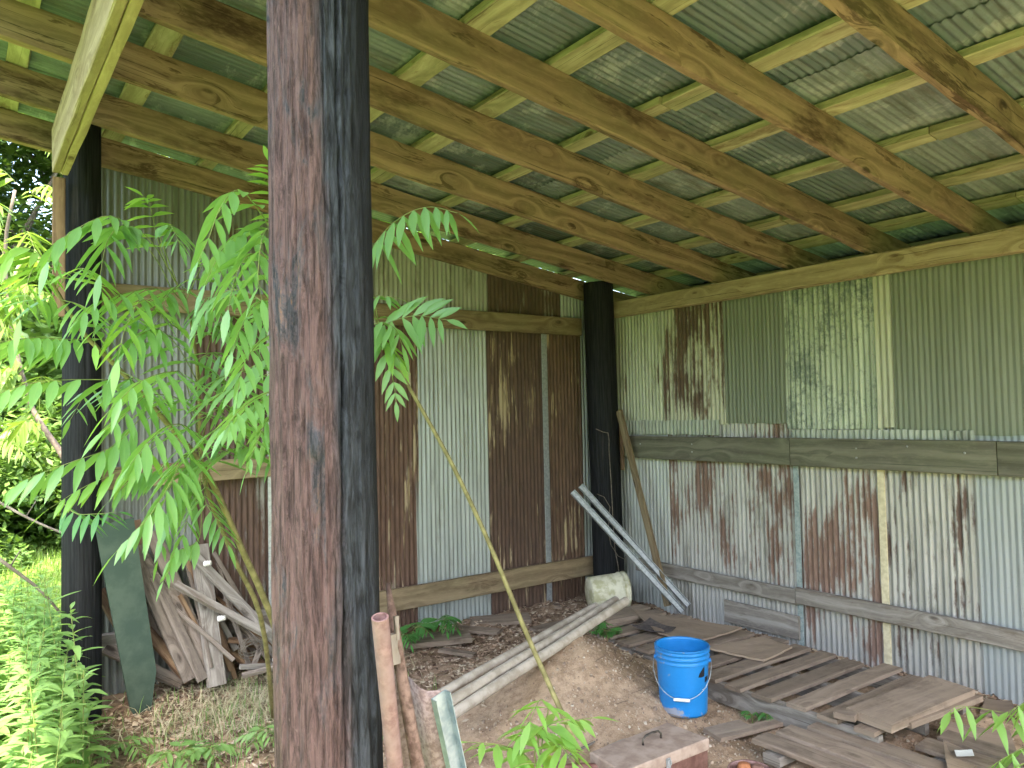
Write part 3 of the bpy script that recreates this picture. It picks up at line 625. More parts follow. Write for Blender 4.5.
for sgn in (-1, 1):
    m = M(); q = bp + hd * (sgn * .152) + V(0, 0, .292); m.lathe(q - hd * (sgn * .004), [(.0, .0), (.013, .0), (.013, .010), (.009, .013), (0, .013)], 12, axis=hd * sgn); m.build('handle_lug', blue, bk, smooth=True)
# black curved label mark near the rim
def on_bucket(ang, z, off=.0012):
    r = .132 + (.1465 - .132) * z / .285 + off; d = rt * math.sin(ang) + fr * math.cos(ang); return bp + d * r + V(0, 0, z)
m = M(); blk = simple('black_print', (.015, .015, .02), (.02, .02, .025), 10, .5, bump=0)
def patch(poly):
    b = len(m.v)
    for (a, z) in poly: m.v.append(on_bucket(a, z))
    m.face(list(range(b, b + len(poly))), [(0, 0)] * len(poly))
for k in range(6):
    a0, a1 = .42 + k * .055, .42 + (k + 1) * .055; f = lambda a: .225 + .055 * ((a - .42) / .33) ** .6
    patch([(a0, .225 - .004 * math.sin((a0 - .42) * 8)), (a1, .225 - .004 * math.sin((a1 - .42) * 8)), (a1, f(a1)), (a0, f(a0) + .0001)])
for k in range(5):
    a0, a1 = .80 + k * .055, .80 + (k + 1) * .055
    patch([(a0, .185 + .012 * k / 5), (a1, .185 + .012 * (k + 1) / 5), (a1, .216), (a0, .216)])
m.build('printed_mark', blk, bk)
m = M()
for k in range(4):
    a0 = .62 + k * .1; patch([(a0, .150), (a0 + .1, .150), (a0 + .1, .153), (a0, .153)])
line_o = m.build('printed_line', simple('pale_print', (.5, .62, .7), (.55, .66, .72), 10, .5, bump=0), bk)
bk.scale = (.915, .915, .915)
m = M(); c = bp - rt * .075 + fr * .02 + V(0, 0, .285)
m.lathe(c - V(0, 0, .02), [(0, 0), (.03, .004), (.036, .02), (.025, .034), (0, .04)], 9); m.tube([c + V(0, 0, -.26), c + V(.02, .03, -.005)], .012, 6)
tag(m.build('debris_stub', simple('brown_debris', (.08, .05, .04), (.2, .14, .1), 40)), 'brown lump of debris on a stick inside the blue bucket', 'debris')

# ------------------------------------------------------------------ old white bucket on its side
wb = simple('mossy_white_plastic', (.42, .40, .24), (.66, .63, .48), 11, .6, 0, .1, lo=.38, hi=.58)
c = G(592, 590, .14); c = V(4.10, 4.62, .17); axd = Vector((.93, .10, .03)); axd = (rt * .97 - fr * .2 + V(0, 0, .02)).normalized()
c0 = W(589, 590, 1); r_ = ray(589, 589); d0 = (4.62) / r_.y; c0 = EYE + r_ * d0; c0.z = .19
m = M(); m.lathe(c0, [(0, 0), (.118, .0), (.125, .008), (.138, .25), (.146, .252), (.146, .262), (.139, .264), (.140, .285), (.148, .287), (.148, .305), (.141, .306), (.134, .28), (.118, .02), (0, .015)], 40, axis=axd)
ob = m.build('old_bucket', wb, smooth=True); tag(ob, 'mossy off-white bucket lying on its side at the foot of the corner post', 'bucket')

# ------------------------------------------------------------------ plastic pipes
pvc = simple('dirty_pvc', (.32, .27, .21), (.47, .41, .34), 14, .6, 0, .08)
def pipe(a, b, za, zb, r, lb, cap=False):
    p, q = G(*a, za), G(*b, zb); r *= .86
    for _ in range(25):
        low = [k for k in (.0, .1, .2, .3, .4, .5, .6, .7, .8, .9, 1) if p.lerp(q, k).z < gz(*p.lerp(q, k).xy) + r * .75]
        if not low: break
        if min(low) < .5: za += .012
        if max(low) >= .5: zb += .012
        p, q = G(*a, za), G(*b, zb)
    d = (q - p).normalized(); n1 = d.orthogonal().normalized()
    m = M(); pts = [p, p.lerp(q, .25) + V(0, 0, .002), p.lerp(q, .5) + V(0, 0, -.002), p.lerp(q, .75), q]
    m.tube(pts, r, 14, cap=False); m.tube([pp for pp in pts], r * .86, 14, cap=False)
    for e_, dr in ((p, -d), (q, d)):
        m.lathe(e_, [(r * .86, 0), (r, 0)], 14, axis=dr)
    o = m.build('plastic_pipe', pvc, smooth=True); return tag(o, lb, 'pipe', 'plastic pipes lying on the dirt mound')
pipe((437, 696), (596, 606), .16, .20, .028, 'leftmost of the pale plastic pipes on the dirt mound')
pipe((448, 703), (616, 600), .11, .21, .030, 'second pale plastic pipe from the left, dusty, on the mound')
pipe((450, 716), (626, 601), .055, .21, .032, 'rightmost thick pale pipe half sunk in the mound')
pipe((445, 692), (560, 632), .11, .20, .018, 'thin dusty pipe lying between the thicker pale pipes')

# ------------------------------------------------------------------ corner clutter
def channel(a, b, wd, lip, th, mat, up, name, lb, group=None):
    a, b = Vector(a), Vector(b); d = (b - a).normalized(); up = Vector(up); up = (up - d * up.dot(d)).normalized(); sd = d.cross(up)
    m = M(); prof = [(-wd / 2, lip), (-wd / 2, 0), (wd / 2, 0), (wd / 2, lip), (wd / 2 - th, lip), (wd / 2 - th, th), (-wd / 2 + th, th), (-wd / 2 + th, lip)]
    ns = 6
    for i in range(ns + 1):
        c = a.lerp(b, i / ns)
        for (x, y) in prof: m.v.append(c + sd * x + up * y)
    L = (b - a).length
    for i in range(ns):
        for j in range(8):
            k = (j + 1) % 8; m.face((i * 8 + j, i * 8 + k, i * 8 + 8 + k, i * 8 + 8 + j), [(L * i / ns, j * .02), (L * i / ns, j * .02 + .02), (L * (i + 1) / ns, j * .02 + .02), (L * (i + 1) / ns, j * .02)])
    for e_ in (0, ns):
        b0 = e_ * 8
        for q in ((0, 1, 6, 7), (1, 2, 5, 6), (2, 3, 4, 5)): m.face([b0 + x for x in q], [(0, 0), (.02, 0), (.02, .02), (0, .02)])
    o = m.build(name, mat); return tag(o, lb, 'metal channel', group)
channel(AY(572, 492, 4.50), G(682, 612, .10), .044, .024, .003, galv, (-.5, -.6, .6), 'metal_channel', 'front one of two silver channels leaning left in the corner', 'silver channels leaning in the corner')
channel(AY(580, 486, 4.60), G(688, 606, .12), .044, .024, .003, galv, (-.5, -.6, .6), 'metal_channel', 'rear one of two silver channels leaning left in the corner', 'silver channels leaning in the corner')
thing_board('leaning_board', 'long narrow brown board leaning in the corner by the dark post', 'board', V(4.50, 4.665, 1.64), AX(668, 606, 4.42), .055, .03, MW['rail'], (0, 1, 0))
thing_board('leaning_board', 'short reddish lath hanging behind the long board on the corner post', 'board', AX(620, 420, 4.55), AX(622, 470, 4.55), .05, .02, MW['brown'], (0, 1, 0))
wm = simple('rusty_wire', (.13, .11, .09), (.24, .21, .17), 40, .6, .3, 0)
m = M(); m.tube([AY(600 + a, b, 4.62) for a, b in ((-4, 429), (3, 432), (8, 433), (9, 440), (9, 450), (11, 480), (13, 520), (15, 550), (18, 565), (20, 580))], .0035, 5)
tag(m.build('hanging_wire', wm, smooth=True), 'loose wire hanging down the front of the corner post', 'wire')
m = M(); m.tube([AY(a, b, 4.60) for a, b in ((597, 494), (604, 497), (610, 507), (609, 520), (608, 530), (611, 545), (618, 556), (624, 559), (626, 556))], .0028, 5)
tag(m.build('hanging_wire', wm, smooth=True), 'curly thin wire behind the silver channels', 'wire')

# ------------------------------------------------------------------ things leaning beside the near pole
rpipe = NT('pinkish_rusty_pipe'); n_ = rpipe.noise(rpipe.pos(), 60, 5, .7); n2_ = rpipe.noise(rpipe.pos(), 9, 4, .6)
rpipe.base(rpipe.mix(rpipe.ramp(n2_, .35, .65), rpipe.mix(rpipe.ramp(n_, .35, .65), (.15, .075, .068), (.27, .16, .145)), (.25, .165, .155)), .75); rpipe.bump(n_, .4, .003)
m = M(); a_, b_ = W(380, 617, 1.27), G(436, 1180, 0.0)
for seg_ in (0,): m.tube([a_.lerp(b_, k / 6) for k in range(7)], .0145, 16, cap=False); m.tube([a_.lerp(b_, k / 6) for k in range(7)], .0115, 16, cap=False); m.lathe(a_, [(.0115, 0), (.0145, 0)], 16, axis=(a_ - b_))
tag(m.build('steel_pipe', rpipe.m, smooth=True), 'pinkish rusty pipe leaning upright right against the near pole', 'pipe')
rp2 = simple('brown_branch_bark', (.11, .065, .05), (.25, .16, .13), 45, .85, 0, .5)
m = M(); q = [W(388, 583, 1.52), W(390, 600, 1.51), W(394, 625, 1.5), W(399, 660, 1.49), W(405, 695, 1.48), W(411, 728, 1.48), W(418, 768, 1.48), W(425, 810, 1.49), G(470, 1130, 0)]
m.tube(q, [.004, .007, .0105, .012, .0125, .013, .0135, .0135, .015], 12)
tag(m.build('leaning_stick', rp2, smooth=True), 'brown bent stick with frayed tip leaning between pipe and red sheet', 'stick')
m = M(); m.board(W(392, 634, 1.46), W(395, 664, 1.455), .016, .014, jit=.0025, seg=5); m.board(W(396, 616, 1.465), W(397, 640, 1.46), .008, .008, jit=.001, seg=4)
tag(m.build('wood_splinter', MW['heap']), 'pale splintered wood scrap stuck between the leaning pipe and stick', 'wood scrap')
rsh = simple('red_grit_sheet', (.24, .17, .15), (.42, .32, .29), 90, .85, 0, .3)
m = M(); ns, nr = 10, 8; T0, T1 = W(393, 674, 1.56), W(440, 693, 1.51); B0, B1 = G(428, 1170, 0), G(536, 1120, 0)
for sd_ in (0, 1):
    for j in range(nr + 1):
        for i in range(ns + 1):
            u, v = i / ns, j / nr; p = T0.lerp(T1, u).lerp(B0.lerp(B1, u), v); m.v.append(p + CF * (.018 * math.sin(u * 7 + v * 1.5) * (1 - v * .3) + sd_ * .004))
N = (ns + 1) * (nr + 1)
for j in range(nr):
    for i in range(ns):
        a = j * (ns + 1) + i; q = (a, a + 1, a + ns + 2, a + ns + 1); m.face(q, [(0, 0)] * 4); m.face([x + N for x in reversed(q)], [(0, 0)] * 4)
rim = [i for i in range(ns)] + [(k + 1) * (ns + 1) - 1 for k in range(nr)] + [N - 1 - i for i in range(ns)] + [(nr - k) * (ns + 1) for k in range(nr)]
for a, b in zip(rim, rim[1:] + rim[:1]): m.face((b, a, a + N, b + N), [(0, 0)] * 4)
tag(m.build('roofing_sheet', rsh, smooth=True), 'wavy reddish gritty sheet standing beside the near pole', 'roofing sheet')
channel(W(438, 694, 1.49), G(532, 1130, 0), .036, .018, .002, simple('dull_galvanised', (.20, .27, .31), (.33, .40, .44), 30, .4, .4, .05), (CF * -1) + CR * .9, 'metal_channel', 'blue grey metal channel leaning at the edge of the red sheet')

# ------------------------------------------------------------------ toolbox, tub, pot
tbm = simple('rusty_brown_paint', (.10, .045, .035), (.17, .09, .07), 22, .65, .1, .15)
tbl = simple('dusty_lid', (.26, .19, .15), (.38, .295, .24), 16, .85, 0, .15)
zt = .27; c1_, c2_, c3_, c4_ = G(709, 738, zt), G(668, 722, zt), G(590, 752, zt), G(622, 772, zt)
ctr = (c1_ + c2_ + c3_ + c4_) / 4
tb = empty('tool_chest', V(ctr.x, ctr.y, 0), 'reddish brown metal tool chest with lid handle at the bottom edge', 'tool chest')
def hexa(name, mat, quad, z0, z1, grow=0.0, parent=None):
    m = M(); cc = sum(quad, Vector()) / 4; q = [(p - cc) * (1 + grow) + cc for p in quad]; e = .006
    rings = [(z0, -e), (z0 + e, 0), (z1 - e, 0), (z1, -e)]
    for z, g_ in rings:
        for p in q:
            d = (p - cc); d.z = 0; pp = p + d.normalized() * g_; m.v.append(V(pp.x, pp.y, z))
    for r in range(3):
        for j in range(4):
            k = (j + 1) % 4; m.face((r * 4 + j, r * 4 + k, r * 4 + 4 + k, r * 4 + 4 + j), [(0, 0)] * 4)
    m.face((12, 13, 14, 15), [(0, 0)] * 4); m.face((3, 2, 1, 0), [(0, 0)] * 4); return m.build(name, mat, parent)
quad = [c1_, c2_, c3_, c4_]
hexa('chest_body', tbm, quad, .01, zt - .045, -.03, tb); hexa('lid', tbl, quad, zt - .048, zt, 0, tb)
hm = simple('dark_iron', (.05, .045, .04), (.14, .12, .10), 50, .5, .6, .1)
ha, hb = G(643, 745, zt), G(661, 738, zt); m = M(); m.tube([ha, ha + V(0, 0, .02), ha.lerp(hb, .15) + V(0, 0, .032), ha.lerp(hb, .5) + V(0, 0, .036), ha.lerp(hb, .85) + V(0, 0, .032), hb + V(0, 0, .02), hb], .0045, 8); m.build('handle', hm, tb, smooth=True)
fc = c1_.lerp(c4_, .5); dirn = (c4_ - c1_).normalized(); outn = V(dirn.y, -dirn.x, 0); outn = outn if outn.dot(fr) > 0 else -outn
m = M(); m.board(fc + outn * .004 + V(0, 0, -.015), fc + outn * .004 + V(0, 0, -.085), .022, .006, side=dirn, jit=0); m.tube([fc + outn * .012 + V(0, 0, -.03) + dirn * (.008 * math.cos(a)) + V(0, 0, .012 * math.sin(a)) for a in [k * math.pi / 5 for k in range(11)]], .0022, 6); m.build('latch', galv, tb)
tubc = G(585, 800, .2); rr_ = .21; tubc.z = 0
m = M(); m.lathe(tubc, [(0, .01), (.17, .01), (.175, .0), (rr_, .225), (rr_ + .008, .23), (rr_ + .006, .238), (rr_ - .004, .232), (.172, .012), (0, .02)], 48); tag(m.build('metal_tub', simple('red_tub', (.13, .05, .04), (.24, .12, .10), 25, .6, 0, .1), smooth=True), 'round red brown tub in front of the tool chest', 'tub')
pc = G(750, 775, .15); pc.z = 0
m = M(); m.lathe(pc, [(0, .01), (.07, .01), (.075, 0), (.086, .165), (.090, .168), (.088, .173), (.082, .17), (.072, .02), (0, .02)], 36); tag(m.build('rusty_can', simple('rust_can', (.16, .08, .07), (.3, .19, .17), 30, .7, .1, .2), smooth=True), 'short rusty can holding orange brown lumps at the bottom edge', 'can')
for dx, dy, z_, c_, lb in ((-.01, .02, .15, ((.25, .09, .04), (.42, .17, .08)), 'orange topped'), (.035, -.01, .14, ((.15, .08, .06), (.26, .15, .12)), 'brown knobbly'), (.03, .04, .13, ((.12, .07, .06), (.2, .12, .1)), 'dark brown')):
    m = M(); m.lathe(pc + V(dx, dy, .03), [(0, 0), (.026, 0), (.028, z_ - .01), (.024, z_ + .01), (.012, z_ + .014), (0, z_ + .012)], 12); tag(m.build('iron_stub', simple('stub_' + lb[:4], c_[0], c_[1], 35, .8, 0, .3), smooth=True), lb + ' stub standing in the rusty can', 'metal stub', 'stubs in the rusty can')
for a, b, lb, r in (((560, 762), (605, 736), 'thin straight stick lying left behind the tool chest', .006), ((594, 753), (668, 725), 'long thin stick lying behind the tool chest lid', .007)):
    m = M(); p, q = G(*a, .06), G(*b, .035); m.tube([p, p.lerp(q, .35) + V(0, .006, .004), p.lerp(q, .7), q], r, 7); tag(m.build('stick', MW['grey'], smooth=True), lb, 'stick')

# ------------------------------------------------------------------ lumber pile on the left
gb = simple('green_board_paint', (.035, .062, .045), (.06, .09, .065), 9, .7, 0, .12)
m = M(); T, B = AY(114, 522, 4.74), G(143, 716, .0); T2, B2 = T, B
d = (B - T).normalized(); sd = V(1, 0, 0); sd = (sd - d * sd.dot(d)).normalized(); th = sd.cross(d) * .018; hw = .098
pl_ = [T - sd * hw, T + sd * hw, B - d * .22 + sd * hw * .98, B + sd * .035, B - sd * .035, B - d * .06 - sd * hw * .6]
for p in pl_: m.v.append(p + th)
for p in pl_: m.v.append(p - th)
m.face(range(6), [(0, 0)] * 6); m.face([11, 10, 9, 8, 7, 6], [(0, 0)] * 6)
for j in range(6): k = (j + 1) % 6; m.face((k, j, j + 6, k + 6), [(0, 0)] * 4)
tag(m.build('green_board', gb), 'wide dark green board leaning on the left post, its foot cut to a point', 'board')
LP = [((129, 543), (190, 680), 4.93, 4.68, .075, .025, 'grey', 'leftmost of the long grey boards leaning right of the green board'),
      ((139, 546), (203, 680), 4.95, 4.62, .06, .03, 'grey', 'second long grey board right of the green board'),
      ((152, 532), (213, 678), 4.98, 4.66, .085, .025, 'grey', 'wide upper grey board behind the two long leaning boards'),
      ((199, 545), (217, 686), 4.90, 4.60, .10, .035, 'grey', 'pale upright board carrying two white insulators'),
      ((191, 553), (292, 657), 4.82, 4.50, .055, .03, 'grey', 'long diagonal board crossing over the pale upright board'),
      ((175, 584), (266, 634), 4.74, 4.52, .04, .03, 'grey', 'thin diagonal board crossing low over the pale upright board'),
      ((265, 636), (251, 672), 4.62, 4.50, .03, .02, 'grey', 'short stake standing left of the near pole'),
      ((240, 667), (290, 665), 4.50, 4.50, .03, .03, 'grey', 'pale lath lying flat left of the near pole'),
      ((242, 676), (288, 664), 4.44, 4.40, .025, .02, 'grey', 'lower thin lath lying left of the near pole'),
      ((146, 630), (190, 680), 4.90, 4.72, .06, .03, 'brown', 'red brown board low behind the leaning grey boards'),
      ((105, 648), (182, 684), 4.97, 4.82, .07, .03, 'grey', 'low grey plank passing behind the green board'),
      ((146, 617), (176, 636), 4.96, 4.9, .08, .03, 'grey', 'short grey offcut tucked behind the leaning boards'),
      ((136, 520), (146, 640), 5.0, 4.95, .05, .02, 'brown', 'narrow brown lath upright behind the green board'),
      ((205, 632), (262, 668), 4.95, 4.75, .09, .03, 'brown', 'wide brown board low against the rusty wall sheet'),
      ((214, 612), (290, 628), 4.97, 4.85, .10, .03, 'grey', 'dusty wide plank lying near the top of the low heap'),
      ((190, 560), (230, 680), 4.99, 4.8, .05, .02, 'grey', 'thin grey lath behind the pale upright board'),
      ((100, 590), (128, 640), 4.99, 4.9, .06, .03, 'brown', 'short brown board left behind the green board'),
      ((160, 600), (208, 650), 5.0, 4.85, .05, .02, 'grey', 'hidden grey lath between the leaning boards'),
      ((120, 560), (176, 672), 5.0, 4.85, .04, .02, 'grey', 'thin dark lath at the left of the leaning grey boards'),
      ((168, 560), (196, 640), 5.0, 4.9, .035, .02, 'brown', 'thin brown lath between the long grey boards'),
      ((182, 548), (236, 650), 4.97, 4.8, .03, .02, 'grey', 'very thin lath slanting behind the pale upright board'),
      ((222, 600), (292, 672), 4.86, 4.6, .035, .02, 'grey', 'thin slanting lath right of the pale upright board'),
      ((228, 640), (290, 645), 4.8, 4.7, .06, .025, 'brown', 'flat brown board under the wire coil'),
      ((145, 560), (222, 668), 4.9, 4.7, .03, .02, 'grey', 'thin lath lying on top of the long grey boards'),
      ((283, 470), (300, 560), 4.98, 4.9, .05, .025, 'grey', 'short pale board half hidden by the near pole')]
for a, b, ya, yb, wd, th, mt, lb in LP:
    p, q = AY(*a, ya), AY(*b, yb)
    if q.z < 0: q = G(*b, 0.0)
    thing_board('lumber_board', lb, 'board', p, q, wd, th, MW['heap' if mt == 'grey' and 'pale' not in lb else mt], V(1, 0, -.2), 'boards heaped against the far wall', .003)
for k in range(16):
    xa = R(128, 235); p, q = AY(xa, R(545, 630), R(4.8, 4.98)), AY(min(292, xa + R(20, 110)), R(650, 682), R(4.55, 4.8))
    if q.z < .03: q.z = .03
    thing_board('thin_lath', 'thin grey brown lath tangled in the heap right of the green board', 'lath', p, q, R(.016, .03), R(.01, .018), MW['heap' if k % 3 else 'brown'], V(1, 0, -.2), 'thin laths tangled in the board heap', .002, bow=R(-.02, .03))
porc = simple('porcelain', (.68, .66, .62), (.8, .78, .75), 15, .3, bump=0)
for (px, py, yy, lb) in ((204, 564, 4.74, 'upper white insulator on the pale upright board'), (218, 619, 4.56, 'lower white insulator on the pale upright board'), (273, 660, 4.36, 'white insulator lying on the laths by the near pole')):
    c = AY(px, py, yy); m = M(); m.lathe(c, [(0, 0), (.014, 0), (.018, .008), (.013, .014), (.018, .022), (.013, .028), (.014, .042), (0, .044)], 16, axis=(.7, -.5, .15)); tag(m.build('insulator', porc, smooth=True), lb, 'insulator', 'white porcelain insulators')
m = M()
for k in range(7):
    c = AY(252, 648, 4.56) + V(R(-.01, .01), R(-.01, .01), R(-.01, .01)); rr2 = R(.05, .075); t1, t2 = R(0, 3), R(.5, 1)
    m.tube([c + V(math.cos(a) * rr2, math.cos(a + t1) * .02, math.sin(a) * rr2 * t2) for a in [i * math.pi / 9 for i in range(19)]], .0022, 4, cap=False)
tag(m.build('wire_coil', wm, smooth=True), 'tangled coil of thin wire on the boards left of the near pole', 'wire coil')

# ------------------------------------------------------------------ stuff on the floor
def scatter(name, label, mat, n, area, maker, smooth=False):
    m = M(); k = 0; tries = 0
    while k < n and tries < n * 20:
        tries += 1; p = area()
        if p is None: continue
        maker(m, V(p[0], p[1], gz(p[0], p[1]))); k += 1
    o = m.build(name, mat, smooth=smooth); return tag(o, label, None, None, 'stuff')
def chip(m, p):
    L, wd = R(.015, .065), R(.008, .030); a = R(0, 6.28); d = V(math.cos(a), math.sin(a), R(-.25, .25)); s_ = V(-math.sin(a), math.cos(a), R(-.3, .3)); b = len(m.v); up = V(0, 0, .004 + R(0, .012))
    m.v += [p + up - d * L * .5, p + up + s_ * wd * .5, p + up + d * L * .5 + V(0, 0, R(0, .012)), p + up - s_ * wd * .5]; m.face((b, b + 1, b + 2, b + 3), [(0, 0), (1, 0), (1, 1), (0, 1)])
def stone(m, p, lo=.004, hi=.013):
    r = R(lo, hi) if R(0, 1) < .93 else R(hi, hi * 2); b = len(m.v); q = [V(1, 0, 0), V(.2, .9, 0), V(-.8, .5, 0), V(-.7, -.6, 0), V(.3, -.95, 0)]; a = R(0, 6.28); ca, sa = math.cos(a), math.sin(a)
    for v in q: m.v.append(p + V((v.x * ca - v.y * sa) * r * R(.8, 1.2), (v.x * sa + v.y * ca) * r * R(.8, 1.2), -.002))
    for v in q: m.v.append(p + V((v.x * ca - v.y * sa) * r * .6, (v.x * sa + v.y * ca) * r * .6, r * R(.6, 1)))
    for j in range(5): k = (j + 1) % 5; m.face((b + j, b + k, b + 5 + k, b + 5 + j), [(0, 0)] * 4)
    m.face(range(b + 5, b + 10), [(0, 0)] * 5)
def twig(m, p):
    L = R(.04, .16); a = R(0, 6.28); d = V(math.cos(a), math.sin(a), R(-.05, .15)); q = p + V(0, 0, .006); m.tube([q, q + d * L * .5 + V(R(-.01, .01), R(-.01, .01), 0), q + d * L], R(.001, .0028), 4, cap=False)
def straw(m, p, Lr=(.08, .26)):
    L = R(*Lr); a = R(0, 6.28); d = V(math.cos(a), math.sin(a), 0); s_ = V(-d.y, d.x, 0); b = len(m.v); w_ = R(.0012, .0028); lift = R(.02, .11)
    for k in range(4):
        t = k / 3; q = p + d * L * t + V(0, 0, .006 + lift * 4 * t * (1 - t) * .8 + R(-.004, .004)); m.v += [q - s_ * w_ * (1 - t * .6), q + s_ * w_ * (1 - t * .6)]
    for k in range(3): m.face((b + 2 * k, b + 2 * k + 1, b + 2 * k + 3, b + 2 * k + 2), [(0, 0)] * 4)
def chipmat(name, cs):
    t = NT(name); n = t.new('ShaderNodeTexWhiteNoise', noise_dimensions='3D'); s_ = t.new('ShaderNodeVectorMath', operation='SNAP'); t.l.new(t.pos(), s_.inputs[0]); s_.inputs[1].default_value = (.03, .03, .03); t.l.new(s_.outputs[0], n.inputs['Vector'])
    r = t.new('ShaderNodeValToRGB'); t.l.new(n.outputs[0], r.inputs[0]); r.color_ramp.interpolation = 'CONSTANT'
    r.color_ramp.elements[0].color = (*cs[0], 1); r.color_ramp.elements[1].position = .3; r.color_ramp.elements[1].color = (*cs[1], 1)
    for i, c in enumerate(cs[2:]): e = r.color_ramp.elements.new(.5 + .2 * i); e.color = (*c, 1)
    t.base(r.outputs[0], .85, 0, .2); return t.m
litter = chipmat('litter', [(.13, .08, .055), (.30, .20, .135), (.42, .29, .20), (.52, .42, .31)])
gravel = chipmat('gravel', [(.38, .30, .22), (.30, .22, .16), (.50, .43, .34), (.22, .16, .12)])
soilm = chipmat('crumbs', [(.32, .23, .16), (.42, .31, .22), (.26, .18, .13), (.48, .37, .27)])
scatter('leaf_litter', 'brown leaf litter and wood chips below the far wall', litter, 6500, lambda: (lambda x, y: (x, y) if R(0, 1) < .35 + .65 * sstep(3.7, 4.4, y) else None)(R(.8, 4.55), R(3.4, 5.0)), chip)
scatter('wood_chips', 'reddish chips on the dirt at the left', litter, 3000, lambda: (R(.45, 1.9), R(2.6, 4.95)), chip)
scatter('gravel', 'small pale gravel around the bucket and pallets', gravel, 4500, lambda: (lambda x, y: (x, y) if R(0, 1) < .25 + .75 * math.exp(-((x - 3.25) / .6) ** 2) else None)(R(1.9, 4.6), R(1.2, 3.3)), lambda m, p: stone(m, p, .0025, .007))
scatter('dirt_crumbs', 'crumbs of dry soil on the dirt mound', soilm, 2600, lambda: (R(1.3, 3.9), R(2.2, 4.6)), lambda m, p: stone(m, p, .002, .006))
scatter('twigs', 'scattered twigs on the dirt floor', simple('twig_bark', (.12, .08, .055), (.25, .18, .13), 30), 420, lambda: (R(.8, 4.5), R(1.4, 4.95)), twig)
scatter('wall_foot_litter', 'dry chips along the foot of the right wall', litter, 2200, lambda: (4.63 - abs(rs.normal(0, .12)), R(1.0, 4.6)), chip)
scatter('dry_grass', 'dry tangled grass at the foot of the board heap', simple('straw', (.34, .31, .17), (.55, .50, .34), 12), 1100, lambda: (rs.normal(1.45, .35), rs.normal(4.42, .2)), lambda m, p: straw(m, p, (.12, .4)))

# ------------------------------------------------------------------ plants
LM = dict(
    sumac=leafmat('sumac_leaf', (.14, .30, .12), (.22, .42, .15), .38, (.30, .58, .07), rough=.34),
    young=leafmat('young_leaf', (.19, .40, .10), (.27, .50, .13), .45, (.38, .62, .07)),
    weed=leafmat('weed_leaf', (.13, .27, .075), (.22, .38, .12), .36, (.32, .50, .10)),
    fern=leafmat('wall_seedling_leaf', (.06, .20, .05), (.10, .30, .08), .35, (.14, .40, .06)),
    tree=leafmat('forest_leaf', (.10, .18, .035), (.18, .28, .055), .35, (.24, .38, .04), cell=1.2),
    bush=leafmat('bush_leaf', (.07, .15, .035), (.13, .23, .05), .32, (.15, .27, .03), cell=1.2),
    grass=leafmat('grass_blade', (.14, .25, .045), (.24, .37, .08), .32, (.28, .46, .06), cell=2.0))
stem_m = simple('green_stem', (.13, .19, .05), (.22, .26, .08), 25, .6, 0, .1)
stem_b = simple('olive_stem', (.15, .13, .055), (.26, .23, .10), 25, .65, 0, .1)
bark = simple('tree_bark', (.12, .10, .08), (.24, .21, .17), 14, .9, 0, .5)
def curve(pts, n):
    """smooth polyline through points"""
    pts = [Vector(p) for p in pts]; out = []
    P = [pts[0] * 2 - pts[1]] + pts + [pts[-1] * 2 - pts[-2]]
    segs = len(pts) - 1
    for i in range(n + 1):
        t = i / n * segs; k = min(int(t), segs - 1); f = t - k; a, b, c, d = P[k], P[k + 1], P[k + 2], P[k + 3]
        out.append(.5 * ((2 * b) + (c - a) * f + (2 * a - 5 * b + 4 * c - d) * f * f + (3 * b - a - 3 * c + d) * f ** 3))
    return out
def compound(parent, pts, pairs=8, L=.085, wd=.024, droop=.55, mat='sumac', start=.16, rr=.0022, flat=None, name='leaf', big=1.0):
    """one pinnate leaf: rachis, opposed leaflets hanging from it, an end leaflet"""
    cv = curve(pts, 22); m = M(); L *= big; wd *= big * .78; m.cur = 1; m.tube(cv, [rr * (1 - .6 * i / 22) for i in range(23)], 5, cap=False); m.cur = 0
    for i in range(pairs):
        k = start + (1 - start) * i / pairs; f = k * 22; a = int(f); p = cv[a].lerp(cv[min(a + 1, 22)], f - a); t = (cv[min(a + 1, 22)] - cv[max(a - 1, 0)]).normalized()
        s_ = t.cross(V(0, 0, 1));
        if flat is not None: s_ = t.cross(Vector(flat))
        if s_.length < .15: s_ = CR.copy()
        s_.normalize(); sz = (.72 + .5 * math.sin(math.pi * min(1, .25 + k * .75))) * R(.88, 1.1) * (1 - .45 * max(0, k - .75) * 4 * .5)
        for sg in (-1, 1):
            d = s_ * sg * R(.5, .75) + t * R(.4, .6) - V(0, 0, 1) * (droop * R(.75, 1.2)); n_ = V(0, 0, 1) + s_ * sg * (.4 + droop * .4)
            if flat is not None: n_ = Vector(flat)
            m.leaf(p, d, n_, L * sz, wd * sz * R(.9, 1.1), R(.05, .3), R(.15, .45))
    t = (cv[-1] - cv[-3]).normalized(); m.leaf(cv[-1], t - V(0, 0, .3 * droop), V(0, 0, 1) if flat is None else Vector(flat), L * .85, wd * .85, .15, .2)
    return m.build(name, [LM[mat], stem_m], parent, smooth=True)
def stem_thing(name, pts, rad, label, cat, mat, base=None, group=None):
    b = Vector(pts[0]); b.z = gz(b.x, b.y); e = empty(name, b, label, cat, group); cv = curve(pts, 26); m = M()
    m.tube(cv, [rad[0] + (rad[1] - rad[0]) * i / 26 for i in range(27)], 9); m.build('stem', mat, e, smooth=True); return e, cv
